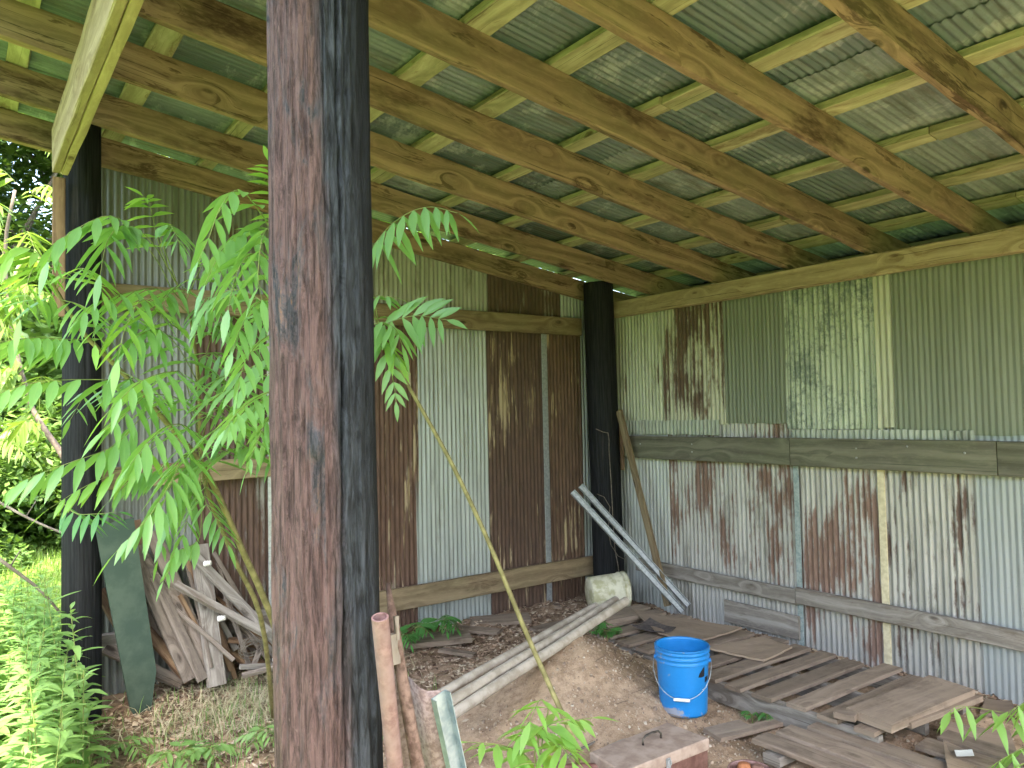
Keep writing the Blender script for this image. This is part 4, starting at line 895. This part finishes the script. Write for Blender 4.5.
# sumac A: long stem leaning left from behind the near pole to upper left
bA = G(300, 735); bA.z = -.02
A, cvA = stem_thing('sumac_shrub', [bA, W(278, 636, 3.35), W(240, 545, 3.15), W(205, 470, 3.0), W(160, 415, 2.9), W(120, 370, 2.8), W(85, 335, 2.72), W(62, 300, 2.68), W(52, 282, 2.66)], (.0155, .005), 'tall sumac shrub whose stem leans left from the near pole', 'shrub', stem_b)
def LF(par, px, **k): k.setdefault('big', 1.05 if par.get('tight') else 1.32); k.setdefault('droop', .45); compound(par, [W(*p) for p in px], **k)
LF(A, [(55, 285, 2.66), (40, 255, 2.6), (15, 250, 2.55), (-12, 290, 2.5)], pairs=8, mat='young')
LF(A, [(55, 285, 2.66), (40, 268, 2.6), (30, 275, 2.5), (20, 320, 2.42)], pairs=7, L=.095, mat='young')
LF(A, [(57, 288, 2.66), (75, 270, 2.6), (90, 272, 2.5), (102, 292, 2.45)], pairs=7, L=.09, mat='young', droop=.35)
LF(A, [(60, 292, 2.68), (40, 300, 2.7), (10, 290, 2.75), (-15, 310, 2.8)], pairs=8)
LF(A, [(62, 300, 2.68), (80, 305, 2.6), (92, 315, 2.5), (95, 345, 2.4)], pairs=6, L=.08, mat='young')
LF(A, [(92, 340, 2.72), (60, 339, 2.6), (30, 338, 2.5), (-20, 345, 2.35)], pairs=8, L=.1, wd=.03)
LF(A, [(120, 371, 2.8), (131, 379, 2.7), (63, 380, 2.5), (20, 386, 2.4), (-25, 405, 2.3)], pairs=9, L=.1, wd=.03)
LF(A, [(108, 358, 2.77), (100, 330, 2.75), (120, 316, 2.7), (150, 325, 2.65), (160, 345, 2.6)], pairs=7, L=.09)
LF(A, [(140, 395, 2.85), (120, 385, 2.9), (90, 390, 3.0), (70, 420, 3.1)], pairs=7)
LF(A, [(150, 405, 2.87), (130, 430, 2.8), (110, 448, 2.75), (69, 463, 2.65), (30, 478, 2.6), (3, 495, 2.55)], pairs=9, L=.09, wd=.028)
LF(A, [(160, 415, 2.9), (150, 450, 2.8), (126, 468, 2.75), (86, 486, 2.7), (50, 508, 2.65)], pairs=8, L=.09, wd=.026, mat='young')
LF(A, [(205, 470, 3.0), (190, 467, 2.95), (160, 468, 2.9), (137, 476, 2.85), (108, 502, 2.8)], pairs=8, L=.085)
LF(A, [(205, 470, 3.0), (185, 455, 2.6), (172, 480, 2.45), (150, 515, 2.38), (116, 552, 2.35)], pairs=10, L=.095, wd=.03, droop=.5)
LF(A, [(210, 476, 3.0), (185, 490, 3.0), (170, 520, 3.0), (158, 560, 3.0)], pairs=7, L=.07)
LF(A, [(205, 470, 3.0), (225, 452, 2.85), (240, 448, 2.75), (258, 446, 2.7)], pairs=4, L=.13, wd=.045, droop=.35)
LF(A, [(208, 474, 3.0), (205, 500, 2.9), (217, 520, 2.85), (228, 545, 2.82)], pairs=7, L=.075, droop=.3)
LF(A, [(200, 465, 3.0), (200, 535, 3.0), (178, 552, 2.95), (163, 582, 2.9)], pairs=6, L=.06, start=.4)
LF(A, [(60, 500, 3.1), (75, 513, 3.05), (95, 514, 3.0), (117, 512, 2.95)], pairs=6, L=.08, mat='fern')
# sumac B: upright stem in the middle of the clump
B_, cvB = stem_thing('sumac_shrub', [V(bA.x - .05, bA.y + .25, -.02), W(262, 622, 3.5), W(235, 560, 3.3), W(207, 490, 3.1), W(200, 440, 3.05), W(199, 390, 3.0), W(193, 335, 2.95), W(186, 300, 2.92)], (.0125, .0045), 'upright sumac shrub in the middle of the clump before the far wall', 'shrub', stem_b)
LF(B_, [(186, 300, 2.92), (170, 272, 2.85), (158, 240, 2.8), (150, 205, 2.75), (143, 196, 2.72)], pairs=8, L=.075, mat='young', droop=.4, start=.45)
LF(B_, [(184, 302, 2.92), (172, 290, 2.8), (158, 262, 2.7), (130, 228, 2.6), (105, 216, 2.5), (60, 240, 2.4), (48, 262, 2.35)], pairs=9, L=.1, wd=.03, start=.45)
LF(B_, [(178, 285, 2.9), (150, 240, 2.7), (125, 225, 2.6), (108, 240, 2.5), (100, 275, 2.45)], pairs=6, L=.1, wd=.032, start=.4)
LF(B_, [(176, 280, 2.88), (160, 235, 2.8), (170, 225, 2.75), (180, 245, 2.7)], pairs=6, L=.08, start=.5)
LF(B_, [(186, 300, 2.92), (180, 285, 2.8), (165, 300, 2.7), (160, 330, 2.6)], pairs=6, L=.09)
LF(B_, [(186, 300, 2.92), (205, 262, 2.8), (218, 268, 2.7), (228, 290, 2.65)], pairs=7, L=.08, droop=.5)
LF(B_, [(190, 315, 2.93), (160, 290, 2.8), (131, 292, 2.6), (98, 302, 2.45), (78, 320, 2.4)], pairs=8, L=.1, wd=.03)
LF(B_, [(193, 340, 2.95), (160, 315, 2.7), (142, 300, 2.55), (125, 330, 2.45), (118, 360, 2.4)], pairs=6, L=.1, wd=.032, mat='young')
LF(B_, [(199, 385, 3.0), (180, 350, 2.8), (160, 330, 2.65), (140, 335, 2.55), (125, 352, 2.5)], pairs=7, L=.1, wd=.033)
LF(B_, [(199, 380, 3.0), (215, 330, 2.9), (235, 330, 2.8), (250, 350, 2.75)], pairs=7, L=.09)
LF(B_, [(199, 395, 3.0), (215, 380, 2.8), (245, 370, 2.6), (275, 355, 2.5), (300, 345, 2.4)], pairs=8, L=.1, wd=.03, droop=.5)
LF(B_, [(200, 430, 3.05), (180, 400, 2.9), (150, 395, 2.7), (130, 410, 2.55), (105, 430, 2.45)], pairs=8, L=.1, wd=.03)
LF(B_, [(200, 440, 3.05), (185, 380, 2.7), (170, 372, 2.5), (140, 382, 2.35), (110, 410, 2.3)], pairs=9, L=.105, wd=.032, droop=.45)
LF(B_, [(200, 445, 3.05), (215, 400, 2.7), (240, 385, 2.5), (265, 375, 2.4), (290, 368, 2.35)], pairs=9, L=.115, wd=.034, droop=.4)
LF(B_, [(202, 460, 3.05), (215, 430, 2.6), (235, 420, 2.5), (262, 400, 2.4), (285, 395, 2.35)], pairs=8, L=.11, wd=.034, droop=.55)
LF(B_, [(202, 460, 3.05), (190, 430, 2.7), (170, 425, 2.5), (150, 440, 2.4), (130, 465, 2.35)], pairs=8, L=.1, wd=.032, droop=.5)
LF(B_, [(205, 470, 3.08), (225, 440, 2.9), (250, 438, 2.8), (268, 450, 2.75), (276, 470, 2.7)], pairs=6, L=.085)
LF(B_, [(205, 480, 3.08), (190, 500, 3.0), (185, 530, 2.95), (170, 560, 2.9)], pairs=6, L=.06)
for _k, (x0, y0, x1, y1, dd) in enumerate([(198, 380, 232, 395, 2.9), (200, 450, 165, 500, 2.9), (190, 330, 215, 300, 2.85), (200, 415, 260, 430, 2.8), (196, 360, 235, 375, 2.95), (195, 345, 258, 320, 2.9)]):
    LF(B_, [(x0, y0, 3.0), ((x0 + x1) / 2, (y0 + y1) / 2 - 14, dd), (x1, y1, dd - .1), (x1 + (x1 - x0) * .35, y1 + 24, dd - .15)], pairs=7, L=.085, mat='young' if _k % 3 == 0 else 'sumac', droop=R(.5, .9))
# sumac C: stem hidden by the pole, crown at its left and right
C_, cvC = stem_thing('sumac_shrub', [G(345, 760) , W(338, 640, 2.9), W(320, 520, 2.7), W(300, 400, 2.5), W(288, 300, 2.3), W(280, 220, 2.25)], (.013, .005), 'sumac shrub hidden behind the near pole, its drooping crown showing left of it', 'shrub', stem_b)
C_['tight'] = 1
LF(C_, [(282, 235, 2.25), (275, 200, 2.2), (272, 178, 2.18), (268, 160, 2.15)], pairs=7, L=.06, mat='young', droop=.3)
LF(C_, [(284, 250, 2.27), (262, 215, 2.2), (240, 190, 2.15), (222, 205, 2.1), (208, 240, 2.05), (198, 262, 2.02)], pairs=8, L=.095, wd=.032)
LF(C_, [(284, 252, 2.27), (265, 222, 2.3), (245, 230, 2.25), (222, 250, 2.2), (205, 285, 2.15)], pairs=7, L=.1, wd=.036)
LF(C_, [(286, 262, 2.28), (270, 230, 2.15), (262, 240, 2.1), (258, 275, 2.05), (262, 300, 2.02)], pairs=6, L=.1, wd=.034)
LF(C_, [(290, 310, 2.35), (270, 262, 2.2), (250, 255, 2.12), (236, 275, 2.05), (228, 310, 2.0)], pairs=7, L=.1, wd=.036)
LF(C_, [(292, 330, 2.4), (275, 300, 2.3), (255, 305, 2.2), (240, 330, 2.15), (232, 352, 2.1)], pairs=7, L=.09, wd=.03)
LF(C_, [(296, 360, 2.45), (280, 335, 2.3), (262, 340, 2.2), (245, 362, 2.12), (238, 390, 2.1)], pairs=7, L=.09, wd=.03)
LF(C_, [(300, 400, 2.5), (282, 390, 2.3), (262, 395, 2.2), (240, 410, 2.1), (225, 430, 2.05)], pairs=8, L=.09, wd=.03)
LF(C_, [(302, 420, 2.55), (285, 410, 2.4), (268, 420, 2.35), (256, 445, 2.3), (246, 472, 2.28)], pairs=7, L=.07, wd=.022)
LF(C_, [(300, 340, 2.45), (260, 300, 2.5), (230, 290, 2.5), (205, 310, 2.5), (195, 335, 2.5)], pairs=8, L=.09)
# sumac D: thin stem right of the pole, foot beside the tub
bD = G(578, 768); D_, cvD = stem_thing('sumac_shrub', [V(bD.x, bD.y, -.02), W(575, 745, 2.6), W(556, 700, 2.65), W(525, 630, 2.7), W(490, 545, 2.72), W(455, 470, 2.74), W(425, 415, 2.75), W(405, 380, 2.76), W(386, 345, 2.76), W(374, 320, 2.76)], (.0105, .005), 'slender sumac leaning left from the tub toward the near pole', 'shrub', stem_b)
LF(D_, [(376, 322, 2.76), (368, 265, 2.6), (378, 240, 2.5), (400, 218, 2.4), (428, 207, 2.35), (458, 213, 2.3)], pairs=8, L=.085, wd=.03, droop=1.3, start=.4)
LF(D_, [(378, 330, 2.76), (390, 322, 2.65), (412, 316, 2.6), (430, 317, 2.55), (447, 320, 2.5)], pairs=7, L=.085, wd=.024, droop=.1, start=.15, flat=(-.45, -.75, .35))
LF(D_, [(380, 335, 2.76), (365, 330, 2.7), (382, 322, 2.65), (396, 330, 2.6), (402, 345, 2.58)], pairs=5, L=.085, wd=.026)
LF(D_, [(385, 345, 2.76), (380, 340, 2.7), (388, 360, 2.66), (394, 385, 2.64), (396, 402, 2.63)], pairs=6, L=.055, wd=.02, droop=.4, flat=(-.4, -.8, .2))
LF(D_, [(382, 340, 2.76), (375, 300, 2.7), (382, 296, 2.66), (397, 298, 2.64)], pairs=4, L=.06, wd=.02)
LF(D_, [(384, 342, 2.76), (372, 350, 2.75), (378, 340, 2.7), (392, 350, 2.68), (400, 362, 2.65)], pairs=5, L=.075, wd=.025, mat='young')
# foreground plants
def sprout(base, leaves, label, mat='young', L=.075, wd=.028, pairs=6, group=None, name='sumac_seedling', cat='seedling', droop=.4, free=False):
    b = Vector(base)
    if free: c_ = sum((l[0] for l in leaves), Vector()) / len(leaves); b = V(c_.x, c_.y, gz(c_.x, c_.y))
    e = empty(name, b, label, cat, group); m = M(); tip = b + V(0, 0, max(.05, (leaves[0][0].z - b.z) * .9)); m.tube([b - V(0, 0, .02), b.lerp(tip, .5) + V(.005, 0, 0), tip], [.005, .004, .003], 6); m.build('stem', stem_m, e, smooth=True)
    for pts in leaves: compound(e, [tip] + pts, pairs=pairs, L=L, wd=wd, mat=mat, droop=droop, start=.25)
    return e
f1 = G(540, 830, 0)
sprout(f1, [[W(538, 740, 2.0), W(530, 722, 1.95), W(522, 735, 1.9)], [W(545, 730, 2.0), W(565, 722, 2.0), W(592, 718, 2.0)], [W(525, 755, 1.95), W(500, 745, 1.9), W(468, 742, 1.85)], [W(550, 750, 1.95), W(560, 745, 1.9), W(572, 762, 1.85)], [W(538, 765, 1.9), W(520, 765, 1.85), W(495, 780, 1.8)], [W(535, 750, 1.95), W(548, 712, 1.9), W(540, 700, 1.85), W(530, 722, 1.8)]], 'bright sumac seedling with broad leaflets before the dirt mound', L=.085, wd=.03, pairs=5, free=True)
f2 = V(4.05, 1.02, 0)
sprout(f2, [[W(1035, 720, 3.3), W(1000, 712, 3.2), W(960, 706, 3.1), W(950, 712, 3.05)], [W(1040, 745, 3.2), W(1015, 752, 3.1), W(985, 770, 3.0)], [W(1050, 700, 3.2), W(1030, 700, 3.15), W(1008, 712, 3.1)], [W(1050, 760, 3.1), W(1020, 765, 3.0), W(1000, 785, 2.9)]], 'green seedling reaching in from the right edge over the brown sheet', L=.13, wd=.045, pairs=5, droop=.9)
for (px, py, z, n, lb, sc) in ((590, 640, .15, 6, 'small feathery green seedling beside the plastic pipes', .11), (607, 640, .12, 5, 'second feathery seedling left of the grey plank', .09), (416, 645, .06, 5, 'bright green seedling left of the reddish block by the far wall', .12), (442, 638, .06, 6, 'broad leaved seedling at the far wall before the silver sheet', .13), (403, 650, .06, 4, 'low seedling beside the leaning stick near the far wall', .12), (752, 716, 0, 4, 'tiny sprout in the gravel right of the blue bucket', .05), (768, 721, 0, 5, 'second tiny sprout in the gravel before the long pallet', .05), (832, 738, .0, 4, 'tiny sprout under the pallet runner', .04)):
    b = G(px, py, z); b.z = gz(b.x, b.y); lv = []
    for k in range(n):
        a = 6.28 * k / n + R(-.3, .3); d = V(math.cos(a), math.sin(a), 0); lv.append([b + d * sc * .5 + V(0, 0, sc * R(1, 1.4)), b + d * sc * 1.1 + V(0, 0, sc * R(.8, 1.2))])
    sprout(b, lv, lb, mat='fern', L=sc * .55, wd=sc * .22, pairs=5, droop=.25, group='seedlings growing in the shed floor')
for i, (px, py, lb) in enumerate(((178, 758, 'low broad leaved seedling at the bottom left of the pole'), (207, 750, 'taller broad leaved seedling in the dirt left of the pole'), (262, 735, 'yellowish seedling close to the near pole foot'), (128, 742, 'small feathery seedling at the edge of the weeds'))):
    b = G(px, py + 18, 0); b.z = gz(b.x, b.y); lv = []; sc = R(.08, .12)
    for k in range(5):
        a = 6.28 * k / 5 + R(-.3, .3); d = V(math.cos(a), math.sin(a), 0); lv.append([b + d * sc * .6 + V(0, 0, sc * R(.9, 1.3)), b + d * sc * 1.3 + V(0, 0, sc * R(.7, 1.1))])
    sprout(b, lv, lb, mat='weed', L=sc * .62, wd=sc * .27, pairs=3, droop=.2, group='seedlings in the dirt left of the pole')

# weeds: upright stems with alternate lance leaves
def weed(h, nl, L, wd, name='weed', mat='weed'):
    e = empty(name, (0, 0, 0), 'x', 'weed'); m = M(); lean = V(R(-.12, .12), R(-.12, .12), 0); cv = curve([V(0, 0, -.02), lean * h * .3 + V(0, 0, h * .5), lean * h + V(0, 0, h)], 16)
    m.tube(cv, [.0045 - .0028 * i / 16 for i in range(17)], 6, cap=False); m.build('stem', stem_m, e, smooth=True, origin=(0, 0, 0))
    m = M()
    for i in range(nl):
        k = .12 + .88 * i / nl; f = k * 16; a = int(f); p = cv[a].lerp(cv[min(16, a + 1)], f - a); an = i * 2.4 + R(-.3, .3); d = V(math.cos(an), math.sin(an), R(.1, .7) + .5 * max(0, k - .85) * 6)
        s_ = 1.0 if k < .8 else 1 - (k - .8) * 2.6
        m.leaf(p, d, V(0, 0, 1), L * s_ * R(.8, 1.15), wd * s_, R(.15, .5), R(.1, .4))
    m.build('foliage', LM[mat], e, smooth=True, origin=(0, 0, 0)); return e
protos = [weed(.62, 30, .14, .034), weed(.5, 26, .13, .042), weed(.78, 36, .15, .036), weed(.42, 22, .13, .048), weed(.55, 28, .14, .03)]
spots = []
for _ in range(4000):
    if len(spots) >= 170: break
    x, y = R(-.9, .5), R(2.9, 6.4)
    p = V(x, y, 0) - EYE; fz = p.dot(CF); px = CX + FPX * p.dot(CR) / fz; py = CY - FPX * p.dot(CU) / fz
    if px > 95 or (px > 60 and y < 3.6) or px < -130: continue
    if x > .38 and 4.6 < y < 5.0: continue
    if all((x - a) ** 2 + (y - b) ** 2 > .0065 for a, b in spots): spots.append((x, y))
wl = ['upright weed with narrow leaves', 'leafy green weed', 'very tall weed', 'low broad leaved weed', 'slim weed']
used = set()
for i, (x, y) in enumerate(spots):
    k = i % 5
    if k not in used: o = protos[k]; used.add(k)
    else: o = copy_tree(protos[k])
    s_ = R(.75, 1.15); o.location = (x, y, gz(x, y)); o.rotation_euler = (0, 0, R(0, 6.28)); o.scale = (s_, s_, s_)
    p = V(x, y, .3) - EYE; fz = p.dot(CF); px = CX + FPX * p.dot(CR) / fz
    wh = 'left of the view' if px < -8 else ('at the left edge' if px < 25 else ('midway to the left post' if px < 58 else 'close to the left post'))
    dp = 'nearest the viewer' if y < 3.6 else ('in the middle rows' if y < 4.5 else ('level with the left post' if y < 5.4 else 'farthest back by the lawn'))
    tag(o, '%s %s, %s' % (wl[k], wh, dp), 'weed', '%s %s, %s' % (wl[k], wh, dp))
pw = G(88, 712); o = weed(.8, 30, .105, .03, mat='young'); o.location = (pw.x, pw.y - .1, 0); tag(o, 'bright lone weed standing in front of the left post beside the green board', 'weed')
# dead branches
for pts, lb, r in (([W(-40, 530, 4.0), W(10, 567, 4.1), W(42, 592, 4.2), W(70, 625, 4.3)], 'dead dark branch slanting down into the weeds at left', .012), ([W(-30, 485, 4.5), W(26, 517, 4.5), W(72, 537, 4.55), W(112, 553, 4.6)], 'thin dead branch crossing in front of the left post', .009)):
    m = M(); cv = curve(pts, 12); m.tube(cv, [r * (1 - .5 * i / 12) for i in range(13)], 7); m.tube([cv[4], cv[4] + V(.05, 0, .09)], [r * .5, r * .2], 5); tag(m.build('dead_branch', bark, smooth=True), lb, 'branch')
# grass
def blade(m, p, h=(.06, .16)):
    L = R(*h); a = R(0, 6.28); d = V(math.cos(a), math.sin(a), 0) * R(.1, .6); s_ = V(-math.sin(a), math.cos(a), 0) * (.0025 + .00035 * (p.y if p.y > 6 else 0)); b = len(m.v)
    m.v += [p - s_, p + s_, p + d * L * .4 + V(0, 0, L * .65) + s_ * .7, p + d * L * .4 + V(0, 0, L * .65) - s_ * .7, p + d * L + V(0, 0, L)]
    m.face((b, b + 1, b + 2, b + 3), [(.2, 0)] * 4); m.face((b + 3, b + 2, b + 4), [(.2, 0)] * 3)
scatter('grass', 'green grass between the weeds at left', LM['grass'], 9000, lambda: (lambda x, y: (x, y) if x < .55 + .15 * noise.noise(V(0, y * 2, 0)) else None)(R(-2.5, .75), R(2.2, 6.5)), blade)
scatter('lawn_grass', 'sunlit lawn beyond the left post', LM['grass'], 26000, lambda: (lambda r, a: (r * math.sin(a), r * math.cos(a)))(math.sqrt(R(5.5 ** 2, 17 ** 2)), math.radians(R(-22, 12))), lambda m, p: blade(m, p, (.05, .13)))
scatter('creeping_grass', 'thin green grass on the dirt beside the board heap', LM['weed'], 700, lambda: (rs.normal(1.25, .35), rs.normal(4.1, .35)), lambda m, p: blade(m, p, (.04, .12)))

# trees and bushes beyond
def crown(c, rad, n, leafsz, lobes, flat=.8):
    m = M(); ls = [(V(R(-1, 1) * rad * .75, R(-1, 1) * rad * .75, R(-.8, 1) * rad * flat), rad * R(.28, .55)) for _ in range(lobes)]
    for _ in range(n):
        o, r = random.choice(ls); v = V(rs.normal(), rs.normal(), rs.normal()).normalized() * r * (R(0, 1) ** .35); v.z *= .7
        p = c + o + v; d = V(R(-1, 1), R(-1, 1), R(-.7, .4)).normalized(); nn = V(R(-.6, .6), R(-.6, .6), 1); s_ = d.cross(nn).normalized() * leafsz * R(.2, .34); L = leafsz * R(.7, 1.3); b = len(m.v)
        m.v += [p, p + d * L * .5 + s_, p + d * L, p + d * L * .5 - s_]; m.face((b, b + 1, b + 2, b + 3), [(.3, 0), (.6, .5), (.3, 1), (0, .5)])
    return m, ls
def tree(label, h, rad, n, leafsz, mat, trunk_mat, tr=.1, lobes=16, group='trees beyond the lawn', name='tree', low=.35):
    e = empty(name, (0, 0, 0), label, 'tree', group); c = V(0, 0, h * (.5 + low * .5)); m, ls = crown(c, rad, n, leafsz, lobes, flat=(h * (1 - low) * .5) / rad); m.build('crown', LM[mat], e, origin=(0, 0, 0))
    m = M(); m.tube([V(0, 0, -.1), V(R(-.1, .1), R(-.1, .1), h * .35), V(R(-.2, .2), R(-.2, .2), h * .9)], [tr, tr * .8, tr * .3], 9)
    for o, r in ls[:7]: m.tube([V(0, 0, h * R(.3, .6)), (c + o) * .6 + V(0, 0, h * .2), c + o], [tr * .4, tr * .25, tr * .1], 5, cap=False)
    m.build('trunk', trunk_mat, e, smooth=True, origin=(0, 0, 0)); return e
birch = NT('birch_bark'); bn = birch.noise(birch.scale(birch.pos(), (3, 3, 14)), 1, 5, .7); birch.base(birch.mix(birch.ramp(bn, .55, .62), (.55, .56, .54), (.07, .06, .05)), .7); birch = birch.m
tA = tree('sunlit leafy tree beyond the lawn left of the shed', 8.5, 2.4, 22000, .17, 'tree', bark); tB = tree('darker dense tree behind the lawn', 9.5, 2.6, 22000, .17, 'bush', bark); tC = tree('slim tree with white birch trunk seen beside the left post', 9, 1.7, 9000, .14, 'tree', birch, .085, low=.55)
tC.location = (-.62, 11.6, 0)
tA.location = (-2.6, 15.5, 0); tB.location = (.6, 17.5, 0)
lbl = {'A': 'sunlit leafy tree beyond the lawn left of the shed', 'B': 'darker dense tree behind the lawn'}
del tA['group']; del tB['group']; tA['label'] = 'sunlit leafy tree left of the birch beyond the lawn'; tB['label'] = 'darker dense tree right behind the left post'
for i, (x, y, s_) in enumerate([(-5.5, 16, 1), (-8, 13, .9), (-4.0, 20, 1.3), (-1.2, 19, 1.25), (2.6, 19, 1.2), (5.5, 16, 1.1), (9, 17, 1.2), (-11, 16, 1.2), (-14, 10, 1.0), (12, 11, 1.1)]):
    o = copy_tree(tA if i % 2 == 0 else tB); o.location = (x, y, 0); o.rotation_euler.z = R(0, 6.28); o.scale = (s_, s_, s_)
    o['label'] = '%s tree %s' % ('light green' if i % 2 == 0 else 'dark green', ['left of the lawn, just outside the view', 'well left of the view', 'in the back row at the left edge of the lawn', 'in the back row behind the birch', 'hidden straight behind the far iron wall', 'hidden behind the corner of the shed', 'hidden far behind the right wall', 'farthest left by the lawn corner', 'far left across the lawn', 'hidden far right beyond the shed'][i])
for i, (x, y) in enumerate(((-1.25, 12.5), (.15, 13.6), (-2.1, 11.4))):
    o = copy_tree(tC); LBL = ['thin birch just left of the birch by the post', 'thin birch hidden behind the left post', 'thin birch farthest left on the lawn'][i]; o.location = (x, y, 0); o.rotation_euler.z = R(0, 6.28); o['label'] = LBL; o['group'] = 'thin birches'
# unseen tree row added behind the viewer: blocks low sky, bounces green light inside
for i in range(17):
    a = math.radians(185 + i * 8.5); r = 15 + R(-1.5, 1.5); o = copy_tree(tA if i % 3 else tB); s_ = R(.5, .62); o.location = (2 + r * math.sin(a), 2 + r * math.cos(a), -.3); o.rotation_euler.z = R(0, 6.28); o.scale = (s_ * 1.3, s_ * 1.3, s_); tag(o, 'low unseen tree added behind the viewer for its green light', 'tree', 'unseen trees added for green light')
m = M()
for _ in range(70000):
    x, y = R(-20, 16), R(20, 24); zt = 5.5 + 3 * noise.noise(V(x * .25, 1, 0)) + 1.5 * noise.noise(V(x * .9, 3, 0)); z = R(0, 1) * zt
    if noise.noise(V(x * .8, z * .8, y * .3)) < -.12: continue
    p = V(x, y, z); d = V(R(-1, 1), R(-1, 1), R(-.8, .3)).normalized(); q = d.cross(V(R(-.6, .6), R(-.6, .6), 1)).normalized() * R(.05, .09); L = R(.2, .42); b = len(m.v)
    m.v += [p, p + d * L * .5 + q, p + d * L, p + d * L * .5 - q]; m.face((b, b + 1, b + 2, b + 3), [(.3, 0), (.6, .5), (.3, 1), (0, .5)])
tag(m.build('far_wood', LM['bush']), 'far dense wood closing the view beyond the lawn', None, None, 'stuff')
def bush(label, rad, n, lf, mat):
    e = empty('bush', (0, 0, 0), label, 'bush', 'bushes at the lawn edge'); m, ls = crown(V(0, 0, rad * .6), rad, n, lf, 12, .6); m.build('foliage', LM[mat], e, origin=(0, 0, 0))
    m = M()
    for o, r in ls[:6]: m.tube([V(0, 0, -.05), (V(0, 0, rad * .6) + o) * .5, V(0, 0, rad * .6) + o], [.02, .014, .006], 5, cap=False)
    m.build('stem', bark, e, smooth=True, origin=(0, 0, 0)); return e
b1 = bush('dark green bush at the edge of the lawn', 1.15, 6500, .10, 'bush'); b2 = bush('bright green bush beside the left post', .8, 4500, .085, 'tree')
b1.location = (-1.3, 10.4, 0); b2.location = (-.25, 8.6, 0); b2['group'] = 'bright bushes'
for i, (x, y, s_) in enumerate([(-.2, 11.2, 1.1), (-2.6, 10.6, 1.2), (-.6, 12.6, 1.5), (1.2, 12.5, 1.3), (-3.8, 9.8, 1.1), (-5, 11, 1.3), (2.8, 13, 1.5), (-6.5, 9, 1.2), (-.9, 14, 2.2), (-.75, 9.6, .9), (.9, 15, 2.3), (-3.2, 14, 2.2), (-1.5, 17, 2.8), (.3, 18.5, 3), (-5.5, 14, 2.3)]):
    o = copy_tree(b1); o.location = (x, y, 0); o.rotation_euler.z = R(0, 6.28); o.scale = (s_,) * 3
    del o['group']; o['label'] = 'dark green %s bush %s, %s one out from the lawn' % ('large' if s_ > 2 else ('medium' if s_ > 1.25 else 'small'), 'behind the birches' if y > 13 else ('in front of the birches' if y < 11 else 'beside the birches'), ['first', 'second', 'third', 'fourth', 'fifth', 'sixth', 'seventh', 'eighth', 'ninth', 'tenth', 'eleventh', 'twelfth', 'thirteenth', 'fourteenth', 'fifteenth', 'sixteenth'][i])
for i, (x, y, s_) in enumerate([(7.2, 5.6, 1.6), (7.4, 3.6, 1.7), (7.1, 1.8, 1.6), (7.3, 0, 1.7), (7.2, -1.6, 1.6), (8.6, 4.6, 2), (8.6, 2.2, 2), (8.8, 7.5, 2)]):  # unseen bushes added outside the right wall to keep the eave underside dark
    o = copy_tree(b1); o.location = (x, y, 0); o.rotation_euler.z = R(0, 6.28); o.scale = (s_,) * 3; tag(o, 'dark unseen bush added behind the right hand iron wall to shade the eave', 'bush', 'unseen bushes added to shade the eave')
o = copy_tree(b2); o.location = (-1.9, 8.9, 0); o.scale = (.8,) * 3; o.rotation_euler.z = 2; o['label'] = 'low bright bush on the lawn farther left'; del o['group']; del b2['group']
# a sumac tree just beyond the left post
S = empty('sumac_tree', (-.1, 6.9, 0), 'sumac tree with brown forked stem growing beyond the left post', 'tree')
m = M(); m.tube(curve([G(92, 650, 0), W(80, 520, 6.65), W(66, 463, 6.6), W(45, 430, 6.6), W(30, 402, 6.6), W(12, 330, 6.6), W(5, 250, 6.5), W(15, 190, 6.4)], 20), [.034 - .022 * i / 20 for i in range(21)], 9); m.build('trunk', simple('sumac_bark', (.10, .08, .065), (.18, .14, .11), 20, .8, 0, .2), S, smooth=True)
for k in range(34):
    px, py = R(-60, 62), R(140, 330) if k < 22 else R(330, 480); d = R(5.4, 7.0); dx = R(-70, 70)
    if px + dx > 70: dx = -abs(dx)
    LF(S, [(px, py, d), (px + dx * .5, py - R(5, 25), d - .1), (px + dx, py + R(0, 30), d - .2)], pairs=8, L=.13, wd=.036, mat='tree', droop=.5)
